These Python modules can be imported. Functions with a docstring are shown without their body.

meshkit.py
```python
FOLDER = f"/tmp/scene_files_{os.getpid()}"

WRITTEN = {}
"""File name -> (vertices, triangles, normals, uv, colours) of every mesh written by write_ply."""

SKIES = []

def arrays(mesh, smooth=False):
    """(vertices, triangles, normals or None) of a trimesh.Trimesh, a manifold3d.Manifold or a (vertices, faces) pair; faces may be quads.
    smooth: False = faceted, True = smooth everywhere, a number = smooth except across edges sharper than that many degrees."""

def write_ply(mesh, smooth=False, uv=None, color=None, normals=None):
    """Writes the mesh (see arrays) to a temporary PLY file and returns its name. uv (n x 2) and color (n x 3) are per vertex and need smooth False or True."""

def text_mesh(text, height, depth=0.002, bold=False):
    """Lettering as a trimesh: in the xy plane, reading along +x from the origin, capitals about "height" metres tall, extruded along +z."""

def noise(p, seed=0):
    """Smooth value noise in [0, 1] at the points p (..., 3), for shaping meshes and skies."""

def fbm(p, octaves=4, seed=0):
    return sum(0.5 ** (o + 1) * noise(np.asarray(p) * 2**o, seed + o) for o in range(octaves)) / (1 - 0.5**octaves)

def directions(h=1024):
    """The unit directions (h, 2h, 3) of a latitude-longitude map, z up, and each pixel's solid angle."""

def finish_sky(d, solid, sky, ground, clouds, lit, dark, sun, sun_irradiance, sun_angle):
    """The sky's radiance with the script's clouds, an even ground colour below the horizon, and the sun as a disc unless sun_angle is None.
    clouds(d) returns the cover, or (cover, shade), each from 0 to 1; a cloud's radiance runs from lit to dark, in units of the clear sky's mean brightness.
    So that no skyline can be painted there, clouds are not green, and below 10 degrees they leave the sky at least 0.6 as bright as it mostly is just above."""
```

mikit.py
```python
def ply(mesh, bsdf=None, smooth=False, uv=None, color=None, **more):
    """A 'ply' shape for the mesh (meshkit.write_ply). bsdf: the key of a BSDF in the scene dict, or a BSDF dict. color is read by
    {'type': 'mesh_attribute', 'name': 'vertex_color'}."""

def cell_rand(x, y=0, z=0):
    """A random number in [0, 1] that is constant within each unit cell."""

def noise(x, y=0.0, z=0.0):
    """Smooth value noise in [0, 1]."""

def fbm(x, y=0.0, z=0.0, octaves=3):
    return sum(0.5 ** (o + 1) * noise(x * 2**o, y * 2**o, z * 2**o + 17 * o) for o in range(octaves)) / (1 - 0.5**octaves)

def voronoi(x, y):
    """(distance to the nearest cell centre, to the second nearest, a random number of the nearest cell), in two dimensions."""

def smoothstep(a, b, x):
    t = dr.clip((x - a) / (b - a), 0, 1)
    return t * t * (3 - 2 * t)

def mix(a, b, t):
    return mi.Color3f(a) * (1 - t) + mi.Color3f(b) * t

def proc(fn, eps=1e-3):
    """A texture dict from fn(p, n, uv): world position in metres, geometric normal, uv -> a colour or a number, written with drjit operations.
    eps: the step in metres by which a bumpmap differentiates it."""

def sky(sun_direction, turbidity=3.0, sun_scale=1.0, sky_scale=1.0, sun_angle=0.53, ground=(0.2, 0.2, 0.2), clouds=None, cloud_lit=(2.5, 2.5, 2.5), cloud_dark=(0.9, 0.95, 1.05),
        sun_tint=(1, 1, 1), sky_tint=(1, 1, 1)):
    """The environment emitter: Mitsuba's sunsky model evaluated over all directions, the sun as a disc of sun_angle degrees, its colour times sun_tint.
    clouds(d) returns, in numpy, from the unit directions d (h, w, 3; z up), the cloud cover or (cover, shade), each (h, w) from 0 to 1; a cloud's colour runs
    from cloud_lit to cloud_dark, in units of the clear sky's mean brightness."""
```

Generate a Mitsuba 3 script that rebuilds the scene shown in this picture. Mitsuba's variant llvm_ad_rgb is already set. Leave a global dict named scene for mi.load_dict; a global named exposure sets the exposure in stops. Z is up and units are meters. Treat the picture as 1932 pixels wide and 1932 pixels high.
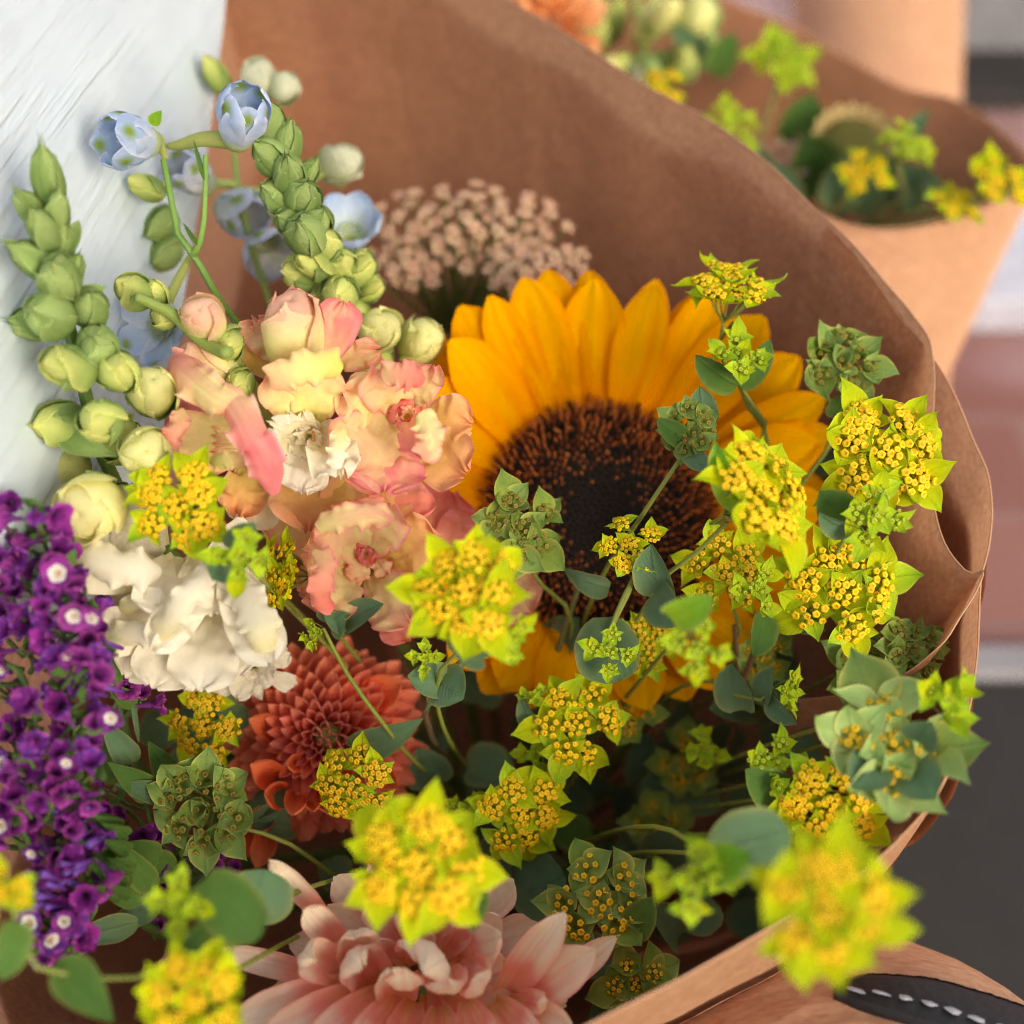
import math, numpy as np, mitsuba as mi, drjit as dr
import mikit, meshkit
from mikit import noise, fbm, smoothstep, proc


def mix(a, b, t):
    a, b = (mi.Color3f(*map(float, v)) if isinstance(v, np.ndarray) else v for v in (a, b))
    return mikit.mix(a, b, t)

scene, labels = {}, {}
T = mi.ScalarTransform4f

# ------------------------------------------------------------------ camera, sky, exposure
PITCH, HEIGHT, FOV = math.radians(50), 0.72, 44.0
C0 = np.array([0, 0, HEIGHT])
R = np.array([1.0, 0, 0])
F = np.array([0, math.cos(PITCH), -math.sin(PITCH)])
U = np.array([0, math.sin(PITCH), math.cos(PITCH)])
TAN = math.tan(math.radians(FOV / 2))
exposure = 2.4
scene['camera'] = {'type': 'thinlens', 'fov': FOV, 'fov_axis': 'x', 'aperture_radius': 0.0051, 'focus_distance': 0.392,
                   'near_clip': 0.02, 'far_clip': 100.0,
                   'to_world': T().look_at(origin=C0.tolist(), target=(C0 + F).tolist(), up=U.tolist())}
scene['sky_light'] = mikit.sky((0.56, -0.66, 0.46), turbidity=3, sun_scale=0.55, sun_angle=32, clouds=lambda d: 1.0, sun_tint=(0.9, 0.98, 1.1), cloud_lit=(1.6, 1.65, 1.74))


# ------------------------------------------------------------------ helpers
def P(x, y, d):
    """the point at distance d along the view, in the 1932-unit grid measured on the photograph"""
    return C0 + F * d + R * ((x - 966) / 966 * TAN * d) - U * ((y - 966) / 966 * TAN * d)


def unit(d):
    return 2 * TAN * d / 1932


def nrm(v):
    v = np.asarray(v, float)
    return v / max(np.linalg.norm(v), 1e-12)


def facing(dx, dy):
    """direction that leans (dx right, dy down) off the line towards the viewer"""
    q = dx * dx + dy * dy
    if q > 0.98:
        dx, dy = dx * 0.99 / math.sqrt(q), dy * 0.99 / math.sqrt(q)
        q = 0.98
    return nrm(dx * R - dy * U - math.sqrt(1 - q) * F)


def S(r, g, b, k=1.0):
    c = np.array([r, g, b]) / 255.0
    return np.clip(np.where(c < 0.04045, c / 12.92, ((c + 0.055) / 1.055) ** 2.4) * k, 0, 0.9)


USED = set()


def name(base):
    k, i = base, 0
    while k in USED:
        i += 1
        k = f'{base}_{i:03d}'
    USED.add(k)
    return k


def thing(base, label, cat, group=None, kind=None):
    k = name(base)
    labels[k] = {'label': label, 'category': cat}
    if group:
        labels[k]['group'] = group
    if kind:
        labels[k]['kind'] = kind
    return k


def put(key, m, mat, parent=None, smooth=True):
    """m = (V, F, uv)"""
    k = name(parent + '__' + key if parent else key)
    scene[k] = mikit.ply((m[0], m[1]), mat, smooth=smooth, uv=m[2])
    return k


# a palette: each entry holds the colours of one kind of petal, leaf or stem along its length; uv = (entry + across, piece number + along)
STOPS, PARAM = [], []


def shade(stops, edge=None, ew=3.0, es=0.0, var=.10, patch=None, pk=.5, streak=None, spot=None):
    """a palette entry: stops along the length, an edge colour, blotches, streaks and a spot"""
    xs = [a for a, _ in stops]; cs = np.array([b for _, b in stops], float)
    t = np.linspace(0, 1, 16)
    STOPS.append(np.stack([np.interp(t, xs, cs[:, k]) for k in range(3)], 1))
    z = np.zeros(3)
    f = lambda c: z if c is None else np.asarray(c, float)
    PARAM.append(np.concatenate([f(edge), [ew, es, var], f(patch), [0 if patch is None else pk], f(streak), [0 if streak is None else .6], f(spot), [0 if spot is None else 1, 0 if edge is None else 1]]))
    return len(STOPS) - 1


def pal(c, var=.12):
    c = np.asarray(c, float)
    key = (c.tobytes(), var)
    if key not in PALS:
        PALS[key] = shade([(0, c), (1, c)], var=var) if c.ndim == 1 else shade(list(zip(np.linspace(0, 1, len(c)), c)), var=var)
    return PALS[key]


PALS, TABLE = {}, {}
KR = np.random.default_rng(99)


def enc(uv, pid, k=None):
    uv = np.clip(uv, 0, 1)
    return np.stack([pid + .05 + .9 * uv[:, 0], (KR.integers(0, 48) if k is None else k) + .05 + .9 * uv[:, 1]], 1)


def recode(m, pid=None):
    """the same mesh as another piece, maybe of another palette entry"""
    u = m[2].copy()
    u[:, 1] += KR.integers(0, 48) - math.floor(u[0, 1])
    if pid is not None:
        u[:, 0] += pid - math.floor(u[0, 0])
    return m[0], m[1], u


def join(ms):
    V, Fc, UV, o = [], [], [], 0
    for m in ms:
        V.append(m[0]); Fc.append(m[1] + o); UV.append(m[2]); o += len(m[0])
    return np.vstack(V), np.vstack(Fc), np.vstack(UV)


def frame(o, y, z):
    """matrix with local +y along y and local +z near z"""
    y = nrm(y); z = np.asarray(z, float); z = z - y * (z @ y)
    if np.linalg.norm(z) < 1e-6:
        z = np.cross(y, [0.3, 0.5, 0.8])
    z = nrm(z)
    M = np.eye(4)
    M[:3, 0], M[:3, 1], M[:3, 2], M[:3, 3] = np.cross(y, z), y, z, o
    return M


def xf(M, m):
    return (m[0] @ M[:3, :3].T + M[:3, 3],) + tuple(m[1:])


def pchip(pts, s):
    from scipy.interpolate import PchipInterpolator
    p = np.array(pts, float)
    return PchipInterpolator(p[:, 0], p[:, 1])(s)


PROF = {
    'bract': [(0, .30), (.14, .72), (.34, 1), (.52, .93), (.7, .62), (.85, .24), (.94, .07), (1, .0)],
    'leaf': [(0, .5), (.1, .83), (.3, 1), (.55, .95), (.78, .68), (.92, .3), (1, .02)],
    'ovate': [(0, .25), (.12, .7), (.33, 1), (.6, .8), (.85, .35), (1, .02)],
    'petal': [(0, .3), (.25, .58), (.55, .92), (.78, 1), (.92, .78), (1, .3)],
    'ray': [(0, .42), (.25, .82), (.5, 1), (.72, .9), (.9, .5), (1, .06)],
    'round': [(0, .35), (.15, .72), (.45, 1), (.75, .93), (.92, .6), (1, .15)],
    'strap': [(0, .42), (.25, .78), (.55, 1), (.76, .92), (.91, .58), (1, .1)],
}
GRID = {}


def grid(nu, nv):
    if (nu, nv) not in GRID:
        i, j = np.meshgrid(np.arange(nu), np.arange(nv), indexing='ij')
        a = (i * (nv + 1) + j).ravel()
        GRID[nu, nv] = np.vstack([np.stack([a, a + 1, a + nv + 2], 1), np.stack([a, a + nv + 2, a + nv + 1], 1)])
    return GRID[nu, nv]


def blade(L, W, prof='petal', bend=(0, 0), cup=0.5, cup1=None, ruf=0, rf=2.5, col=None, nu=10, nv=6, rng=None, twist=0, lump=0, tip=0, fril=0, rib=0):
    """a leaf or petal: base at the origin, along +y, inner side +z"""
    rng = rng or np.random.default_rng(0)
    s = np.linspace(0, 1, nu + 1)
    th = bend[0] + bend[1] * s ** 1.4 + tip * np.clip((s - .65) / .35, 0, 1) ** 1.5
    ds = np.diff(s, prepend=0)
    y, z = np.cumsum(np.cos(th) * ds) * L, np.cumsum(np.sin(th) * ds) * L
    w = np.maximum(pchip(PROF[prof], s), 0.004) * W / 2
    t = np.linspace(-1, 1, nv + 1)
    ph = np.clip(cup + ((cup1 if cup1 is not None else cup) - cup) * s, -3.1, 3.1)
    ph = np.where(np.abs(ph) < .02, .02, ph)[:, None]
    Sg, Tg = np.meshgrid(s, t, indexing='ij')
    x = w[:, None] * np.sin(ph * Tg) / ph
    h = w[:, None] * (1 - np.cos(ph * Tg)) / ph
    if ruf:
        a, b = rng.uniform(0, 6.28, 2)
        side = np.where(Tg > 0, np.sin(6.283 * rf * Sg + a), np.sin(6.283 * rf * 1.13 * Sg + b)) + .5 * np.sin(6.283 * rf * 1.9 * Sg + a * 2 + Tg * 2)
        h = h + ruf * W * np.abs(Tg) ** 1.6 * side * np.minimum(1, Sg * 2.5)
        end = np.sin(Tg * rf * 2.6 + a + b) * np.clip((Sg - .6) / .4, 0, 1) ** 1.5
        h = h + ruf * W * .8 * end
        y = y[:, None] + ruf * L * .30 * np.sin(Tg * rf * 3.1 + b) * np.clip((Sg - .7) / .3, 0, 1) + 0 * Tg
    else:
        y = y[:, None] + 0 * Tg
    if fril:
        a2, b2 = rng.uniform(0, 6.28, 2)
        mg = np.arctan2(Tg, 1.25 - Sg)
        e = np.clip(np.maximum(np.abs(Tg) ** 5 * np.clip(Sg * 2 - .2, 0, 1), np.clip((Sg - .72) / .28, 0, 1) ** 1.6), 0, 1)
        h = h + fril * W * e * (np.sin(9 * mg + a2) + .6 * np.sin(17 * mg + b2))
        y = y + .45 * fril * L * e * (np.sin(13 * mg + b2) + .5 * np.sin(6 * mg + a2))
    if rib:
        h = h + rib * W * np.cos(Tg * 9.4 + rng.uniform(-.5, .5)) * np.sin(np.pi * np.clip(Sg, 0, 1)) ** .7
    if lump:
        q = np.stack([Sg * 4 + rng.uniform(0, 50), Tg * 2.2 + rng.uniform(0, 50), 0 * Sg], -1)
        h = h + (meshkit.fbm(q, 2) - .5) * 2 * lump * W
    if twist:
        a = twist * Sg
        x, h = x * np.cos(a) - h * np.sin(a), x * np.sin(a) + h * np.cos(a)
    V = np.stack([x, y - np.sin(th)[:, None] * h, z[:, None] + np.cos(th)[:, None] * h], -1).reshape(-1, 3)
    uv = np.stack([Tg * .5 + .5, Sg], -1).reshape(-1, 2)
    return V, grid(nu, nv), enc(uv, col or 0)



def spline(pts, n):
    from scipy.interpolate import CubicSpline, PchipInterpolator
    p = np.array(pts, float)
    k = np.concatenate([[0], np.cumsum(np.linalg.norm(np.diff(p[:, :3], axis=0), axis=1) + 1e-9)])
    s = np.linspace(0, k[-1], n)
    if len(p) < 3:
        return np.stack([np.interp(s, k, p[:, i]) for i in range(p.shape[1])], 1)
    return PchipInterpolator(k, p)(s)


def tube(pts, r, col, n=None, sides=7, caps=True, rng=None):
    """tube along points; r a number or one per control point"""
    pts = np.array(pts, float)
    rr = np.full(len(pts), r) if np.isscalar(r) else np.array(r, float)
    q = spline(np.hstack([pts, rr[:, None]]), n or max(4, 5 * len(pts)))
    c, rad = q[:, :3], q[:, 3]
    tg = np.gradient(c, axis=0); tg /= np.linalg.norm(tg, axis=1, keepdims=True) + 1e-12
    x = np.cross(tg[0], [0.31, 0.55, 0.77]); V = []
    for i in range(len(c)):
        x = nrm(x - tg[i] * (x @ tg[i])); yv = np.cross(tg[i], x)
        a = np.arange(sides + 1) / sides * 2 * np.pi
        V.append(c[i] + rad[i] * (np.cos(a)[:, None] * x + np.sin(a)[:, None] * yv))
    V = np.array(V)
    if caps:
        V = np.concatenate([np.repeat(c[:1, None], sides + 1, 1), V, np.repeat(c[-1:, None], sides + 1, 1)])
    nu = len(V) - 1
    uv = np.stack(np.meshgrid(np.linspace(0, 1, sides + 1), np.linspace(0, 1, nu + 1)), -1).reshape(-1, 2)
    V = V.reshape(-1, 3)
    return V, grid(nu, sides), enc(uv, pal(col))


def lathe(prof, col, sides=10, lobes=0, amp=0, phase=0, squash=1.0, curve=0):
    """prof: (radius, height) rows; axis +y"""
    p = np.array(prof, float)
    a = np.arange(sides + 1) / sides * 2 * np.pi
    hh = (p[:, 1] - p[0, 1]) / (p[-1, 1] - p[0, 1] + 1e-12)
    rad = p[:, :1] * (1 + amp * np.cos(lobes * a[None] + phase) * hh[:, None])
    V = np.stack([rad * np.cos(a), np.repeat(p[:, 1:2], sides + 1, 1), rad * np.sin(a) * squash + (curve * hh ** 2)[:, None]], -1)
    uv = np.stack(np.meshgrid(np.linspace(0, 1, sides + 1), hh), -1).reshape(-1, 2)
    return V.reshape(-1, 3), grid(len(p) - 1, sides)[:, ::-1], enc(uv, pal(col))


# ------------------------------------------------------------------ materials


def plant_colour(p, n, uv):
    if 'stops' not in TABLE:
        TABLE['stops'] = mi.Float(np.clip(np.array(STOPS), 0, .9).astype(np.float32).ravel())
        TABLE['param'] = mi.Float(np.array(PARAM).astype(np.float32).ravel())
    np_, q, col = len(PARAM[0]), TABLE['param'], lambda o: mi.Color3f(*[dr.gather(mi.Float, TABLE['param'], i * len(PARAM[0]) + o + c) for c in range(3)])
    one = lambda o: dr.gather(mi.Float, TABLE['param'], i * len(PARAM[0]) + o)
    i = mi.UInt32(dr.clip(dr.floor(uv.x), 0, len(STOPS) - 1))
    t = dr.clip((uv.x - dr.floor(uv.x) - .05) / .45 - 1, -1, 1)
    k = dr.floor(uv.y)
    s = dr.clip((uv.y - k - .05) / .9, 0, 1)
    rnd = mikit.cell_rand(k, mi.Float(i), 3)
    x = dr.clip(s + (rnd - .5) * .12, 0, 1) * 14.999
    a = mi.UInt32(dr.floor(x))
    w = x - dr.floor(x)
    st = lambda j: mi.Color3f(*[dr.gather(mi.Float, TABLE['stops'], (i * 16 + j) * 3 + c) for c in range(3)])
    c = dr.lerp(st(a), st(a + 1), w)
    m = fbm(s * 4 + k * 7.3, t * 2.2 + k * 3.1, mi.Float(i), 3)
    c = dr.lerp(c, col(6), dr.clip((m - .45) * 4, 0, 1) * one(9))
    line = noise(s * .9 + k, t * 8 + k * 5, 2.0)
    c = dr.lerp(c, col(10), dr.clip((line - .45) * 3, 0, 1) * one(13) * dr.clip(1.2 - s, 0, 1))
    e = dr.maximum(dr.power(dr.abs(t) + 1e-4, one(3)), one(4) * dr.square(dr.clip((s - .8) / .2, 0, 1)))
    c = dr.lerp(c, col(0), dr.clip(e * (.6 + .8 * m), 0, 1) * one(18))
    d = dr.clip(1.25 - dr.sqrt(dr.square((s - .80) / .13) + dr.square(t / .42)), 0, 1)
    c = dr.lerp(c, col(14), d * one(17))
    g = noise(p.x * 1700, p.y * 1700, p.z * 1700)
    return dr.clip(c * (1 + one(5) * (2 * mikit.cell_rand(k, mi.Float(i), 8) - 1 + 1.6 * (m - .5) + .7 * (g - .5))), 0, .92)


ATTR = proc(plant_colour)


def veins(p, n, uv):
    a = dr.abs((uv.x - dr.floor(uv.x) - .05) / .9 - .5)
    side = dr.sin(((uv.y - dr.floor(uv.y)) * 9 - a * 9) * 6.283)
    return 0.6 * dr.exp(-dr.square(a * 26)) + 0.10 * side


def thin(rough, trans, relief, scale, spec=1.4):
    return {'type': 'bumpmap', 'arbitrary': proc(relief, 2e-4), 'scale': scale,
            'bsdf': {'type': 'principledthin', 'base_color': ATTR, 'roughness': rough, 'diff_trans': trans, 'eta': spec}}


scene['leaf_mat'] = thin(.5, .45, veins, .0005)
scene['petal_mat'] = {'type': 'principledthin', 'base_color': ATTR, 'roughness': .62, 'diff_trans': .5, 'eta': 1.4}
scene['solid_mat'] = {'type': 'twosided', 'bsdf': {'type': 'principled', 'base_color': ATTR, 'roughness': .55, 'specular': .4}}
scene['velvet_mat'] = {'type': 'twosided', 'bsdf': {'type': 'principled', 'base_color': ATTR, 'roughness': .75, 'specular': .25, 'sheen': .5}}


def fibres(p):
    a = fbm(p.x * 260, p.y * 900, p.z * 420, 3)
    b = fbm(p.x * 60, p.y * 45, p.z * 60, 3)
    return a, b


def kraft(p, n, uv):
    a, b = fibres(p)
    k = dr.clip((a - .5) * .85 + (b - .5) * .3 + .5, 0, 1)
    return mix(S(176, 124, 94), S(226, 180, 144), k)


def kraft_bump(p, n, uv):
    a, b = fibres(p)
    return a * .5 + b * 1.2 + .9 * dr.abs(fbm(p.x * 22, p.y * 22, p.z * 22, 3) - .5)


def thin_paper(fn):
    return {'type': 'bumpmap', 'arbitrary': proc(kraft_bump, 3e-4), 'scale': .0009,
            'bsdf': {'type': 'principledthin', 'base_color': proc(fn), 'roughness': .7, 'diff_trans': 1.1, 'eta': 1.3}}


scene['kraft_mat'] = thin_paper(kraft)
scene['thick_kraft_mat'] = {'type': 'bumpmap', 'arbitrary': proc(kraft_bump, 3e-4), 'scale': .0009, 'bsdf': {'type': 'twosided', 'bsdf': {'type': 'principled', 'base_color': proc(kraft), 'roughness': .7, 'specular': .3}}}

# ------------------------------------------------------------------ the setting: pavement and the blurred things on it


def pavement(p, n, uv):
    row = dr.floor(p.y / .1)
    fx = p.x / .2 + .5 * (row - 2 * dr.floor(row / 2))
    fy = p.y / .1
    gx, gy = fx - dr.floor(fx), fy - row
    joint = dr.minimum(dr.minimum(gx, 1 - gx) * .2, dr.minimum(gy, 1 - gy) * .1)
    r = mikit.cell_rand(dr.floor(fx), row, 4)
    c = mix(S(134, 92, 88), S(158, 114, 108), r)
    c = mix(c, S(184, 160, 166), smoothstep(.3, .7, fbm(p.x * 6, p.y * 6, 1, 3)) * .7)
    return mix(S(150, 118, 114), c, smoothstep(.003, .006, joint))


scene['pavement_mat'] = {'type': 'twosided', 'bsdf': {'type': 'principled', 'base_color': proc(pavement), 'roughness': .8, 'specular': .2}}


def plain(c, rough=.6, n1=60, amt=.15, spec=.4):
    c = np.asarray(c)

    def f(p, n, uv):
        return mi.Color3f(*c.tolist()) * (1 - amt + 2 * amt * fbm(p.x * n1, p.y * n1, p.z * n1, 3))
    return {'type': 'twosided', 'bsdf': {'type': 'principled', 'base_color': proc(f), 'roughness': rough, 'specular': spec}}


scene['stripe_mat'] = plain(S(205, 208, 226), .6)
scene['dark_mat'] = plain(S(50, 48, 48), .7)
scene['trim_mat'] = plain(S(150, 148, 156), .5)
scene['concrete_mat'] = plain(S(140, 140, 146), .8)


def box(x0, x1, y0, y1, z0, z1, b=.004):
    import manifold3d as m3
    pts = []
    for dx, dy, dz in ((b, b, 0), (b, 0, b), (0, b, b)):
        for x in (x0 + dx, x1 - dx):
            for y in (y0 + dy, y1 - dy):
                for z in (z0 + dz, z1 - dz):
                    pts.append((x, y, z))
    m = m3.Manifold.hull_points(np.array(pts)).to_mesh()
    return np.array(m.vert_properties[:, :3]), np.array(m.tri_verts)


def put_box(key, bx, mat, parent=None):
    k = name(parent + '__' + key if parent else key)
    scene[k] = mikit.ply(bx, mat)
    return k


g = 40.0
k = put_box('pavement', (np.array([[-g, -g, 0], [g, -g, 0], [g, g, 0], [-g, g, 0.0]]), np.array([[0, 1, 2], [0, 2, 3]])), 'pavement_mat')
labels[k] = {'label': 'reddish brown brick pavement out of focus at right', 'category': 'pavement', 'kind': 'structure'}

# pale kerb stone, concrete block and dark mat, all far out of focus
k = thing('kerb_stone', 'pale lavender grey kerb stone blurred at the right edge', 'kerb')
put_box('slab', box(.30, 2.2, .80, .93, 0, .035), 'stripe_mat', k)
k = thing('concrete_block', 'blurred grey block at the top right corner', 'block')
put_box('block', box(.44, 1.2, 1.215, 1.62, 0, .16, .008), 'concrete_mat', k)
put_box('plinth', box(.42, 1.22, 1.13, 1.66, 0, .02), 'dark_mat', k)
k = thing('floor_mat', 'dark grey mat with pale grey border behind the wrap at lower right', 'mat')
put_box('rubber_sheet', box(.17, 1.2, -.5, .452, 0, .006, .002), 'dark_mat', k)
put_box('border', box(.17, 1.2, .454, .48, 0, .012, .003), 'trim_mat', k)

# ------------------------------------------------------------------ white painted post at left
pa, pb, pc = P(0, 300, .365), P(250, 400, .435), P(440, 30, .53)
pn = nrm(np.cross(pb - pa, pc - pa))
if pn @ (C0 - pb) < 0:
    pn = -pn


def on_post(x, y):
    d = nrm(P(x, y, 1.0) - C0)
    return C0 + d * ((pa - C0) @ pn / (d @ pn))


brush = nrm(on_post(320, 260) - on_post(215, 440))
across = np.cross(pn, brush)
corners = [on_post(x, y) for x, y in ((441, -160), (420, 60), (385, 330), (335, 640), (285, 1000), (260, 1220), (120, 1130), (-420, 1010), (-420, -160))]
flat = [((c - pb) @ across, (c - pb) @ brush) for c in corners]
from shapely.geometry import Polygon
import trimesh
pg = Polygon(flat).buffer(-.004).buffer(.004, quad_segs=4)
ex = trimesh.creation.extrude_polygon(pg, .028, engine='earcut')
M = np.eye(4); M[:3, 0], M[:3, 1], M[:3, 2], M[:3, 3] = across, brush, np.cross(across, brush), pb
V = ex.vertices.copy()
if np.cross(across, brush) @ pn > 0:
    V[:, 2] -= .028
V = V @ M[:3, :3].T + M[:3, 3]
bl, al, ol = brush.tolist(), across.tolist(), pb.tolist()


def strokes(p, n, uv):
    q = p - mi.Point3f(*ol)
    a, b = dr.dot(q, mi.Vector3f(*al)), dr.dot(q, mi.Vector3f(*bl))
    a = a + .004 * noise(a * 30, b * 22, 2)
    ridge = smoothstep(.50, .78, noise(a * 420, b * 24, 5)) + .6 * smoothstep(.5, .8, noise(a * 1100, b * 60, 9)) + .25 * noise(a * 2400, b * 160, 1)
    return ridge * smoothstep(.25, .6, fbm(a * 24, b * 20, 7, 2)) + .4 * fbm(a * 120, b * 120, 4, 2)


def post_paint(p, n, uv):
    return mix(S(198, 213, 228), S(212, 225, 238), fbm(p.x * 40, p.y * 40, p.z * 40, 3))


scene['post_mat'] = {'type': 'bumpmap', 'arbitrary': proc(strokes, 3e-4), 'scale': .0003,
                     'bsdf': {'type': 'twosided', 'bsdf': {'type': 'principled', 'base_color': proc(post_paint), 'roughness': .42, 'specular': .4}}}
k = thing('white_post', 'white painted board with brush marks leaning at the left edge', 'post')
scene[k + '__board'] = mikit.ply((V, ex.faces), 'post_mat')

# ------------------------------------------------------------------ kraft paper wraps
BASE = np.array([0.0, 0.285, 0.0])


def sheet(rim, base_of, nt=26, ns=160, bulge=.06, wob=.0022, curl=.0, seed=1):
    """lofted paper from a rim curve down to a base curve"""
    r = spline([P(*q) for q in rim], ns)
    b = base_of(r)
    t = np.linspace(0, 1, nt) ** 1.25
    out = r - BASE; out[:, 2] = 0
    out /= np.linalg.norm(out, axis=1, keepdims=True) + 1e-9
    V = r[None] * (1 - t)[:, None, None] + b[None] * t[:, None, None]
    V = V + out[None] * (bulge * np.sin(np.pi * t ** .8) * .5)[:, None, None]
    V = V + out[None] * (curl * np.exp(-t / .05))[:, None, None]
    nz = (meshkit.fbm(V * 16, 3, seed) - .5) * 2
    un = np.linspace(0, 1, ns)
    cr = np.random.default_rng(seed + 40)
    for _ in range(7):
        u0, dr_, am, wd = cr.uniform(0, 1), cr.uniform(-.12, .12), cr.uniform(.0008, .0022) * cr.choice([-1, 1]), cr.uniform(.008, .02)
        V = V + out[None] * (am * np.exp(-np.abs(un[None] - u0 - dr_ * t[:, None]) / wd) * np.sin(np.pi * np.clip(t[:, None] * 1.1 + .05, 0, 1)))[..., None]
    V = V + out[None] * (nz * wob * 2.2 * np.minimum(1, .35 + 4 * t[:, None]))[..., None]
    uv = np.stack(np.meshgrid(np.linspace(0, 1, ns), t), -1).reshape(-1, 2)
    return V.reshape(-1, 3), grid(nt - 1, ns - 1), uv, V[0]


def backing(sh, nt, ns, i0, i1, k0, off, seed=3):
    """a second layer of paper lying outside a sheet, its rim a little lower"""
    V = sh[0].reshape(nt, ns, 3)[k0:, i0:i1]
    o = V - BASE; o[..., 2] = 0
    o /= np.linalg.norm(o, axis=-1, keepdims=True) + 1e-9
    V = V + o * off
    a, b = V.shape[:2]
    w = (meshkit.noise(np.stack([np.arange(b) * .06, np.zeros(b), np.zeros(b)], -1), seed) - .5) * .012
    V[0] = V[0] + (V[2] - V[0]) * (w / .012 + .5)[:, None] * .5
    uv = np.stack(np.meshgrid(np.linspace(0, 1, b), np.linspace(0, 1, a)), -1).reshape(-1, 2)
    return V.reshape(-1, 3), grid(a - 1, b - 1), uv


def row_of(rim, y):
    """the first point of a rim that stands lower than row y of the photograph"""
    return int(np.argmax([966 - 966 / TAN * ((v - C0) @ U) / ((v - C0) @ F) > y for v in rim]))


def ring_base(c, rad):
    def f(r):
        d = r - c; d[:, 2] = 0
        d /= np.linalg.norm(d, axis=1, keepdims=True) + 1e-9
        return c + d * rad
    return f


EDGE = S(196, 150, 118)
k = thing('kraft_paper_wrap', 'large brown kraft paper cone wrapped around the nearest bouquet', 'wrapping paper', 'paper wraps of the bouquets')
rimA = [(330, -190, .585), (520, -190, .572), (650, -150, .56), (800, -85, .545), (930, -8, .53), (1080, 82, .51), (1200, 165, .495), (1330, 238, .48), (1430, 312, .465),
        (1510, 387, .455), (1580, 452, .445), (1650, 540, .436), (1700, 600, .43), (1732, 652, .426), (1738, 700, .424), (1736, 790, .42), (1737, 880, .417), (1740, 950, .413), (1755, 1010, .409), (1780, 1052, .405), (1812, 1078, .401), (1836, 1070, .399),
        (1822, 1105, .397), (1790, 1155, .396), (1755, 1205, .397), (1690, 1255, .405), (1600, 1292, .42), (1480, 1310, .44)]
a = sheet(rimA, ring_base(BASE + [0.0, 0, .02], .03), ns=220, bulge=.035, curl=.004)
put('inner_sheet', a[:3], 'kraft_mat', k)
put('backing_sheet', backing(a, 26, 220, 0, row_of(a[3], 655), 1, .004), 'thick_kraft_mat', k)
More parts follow.
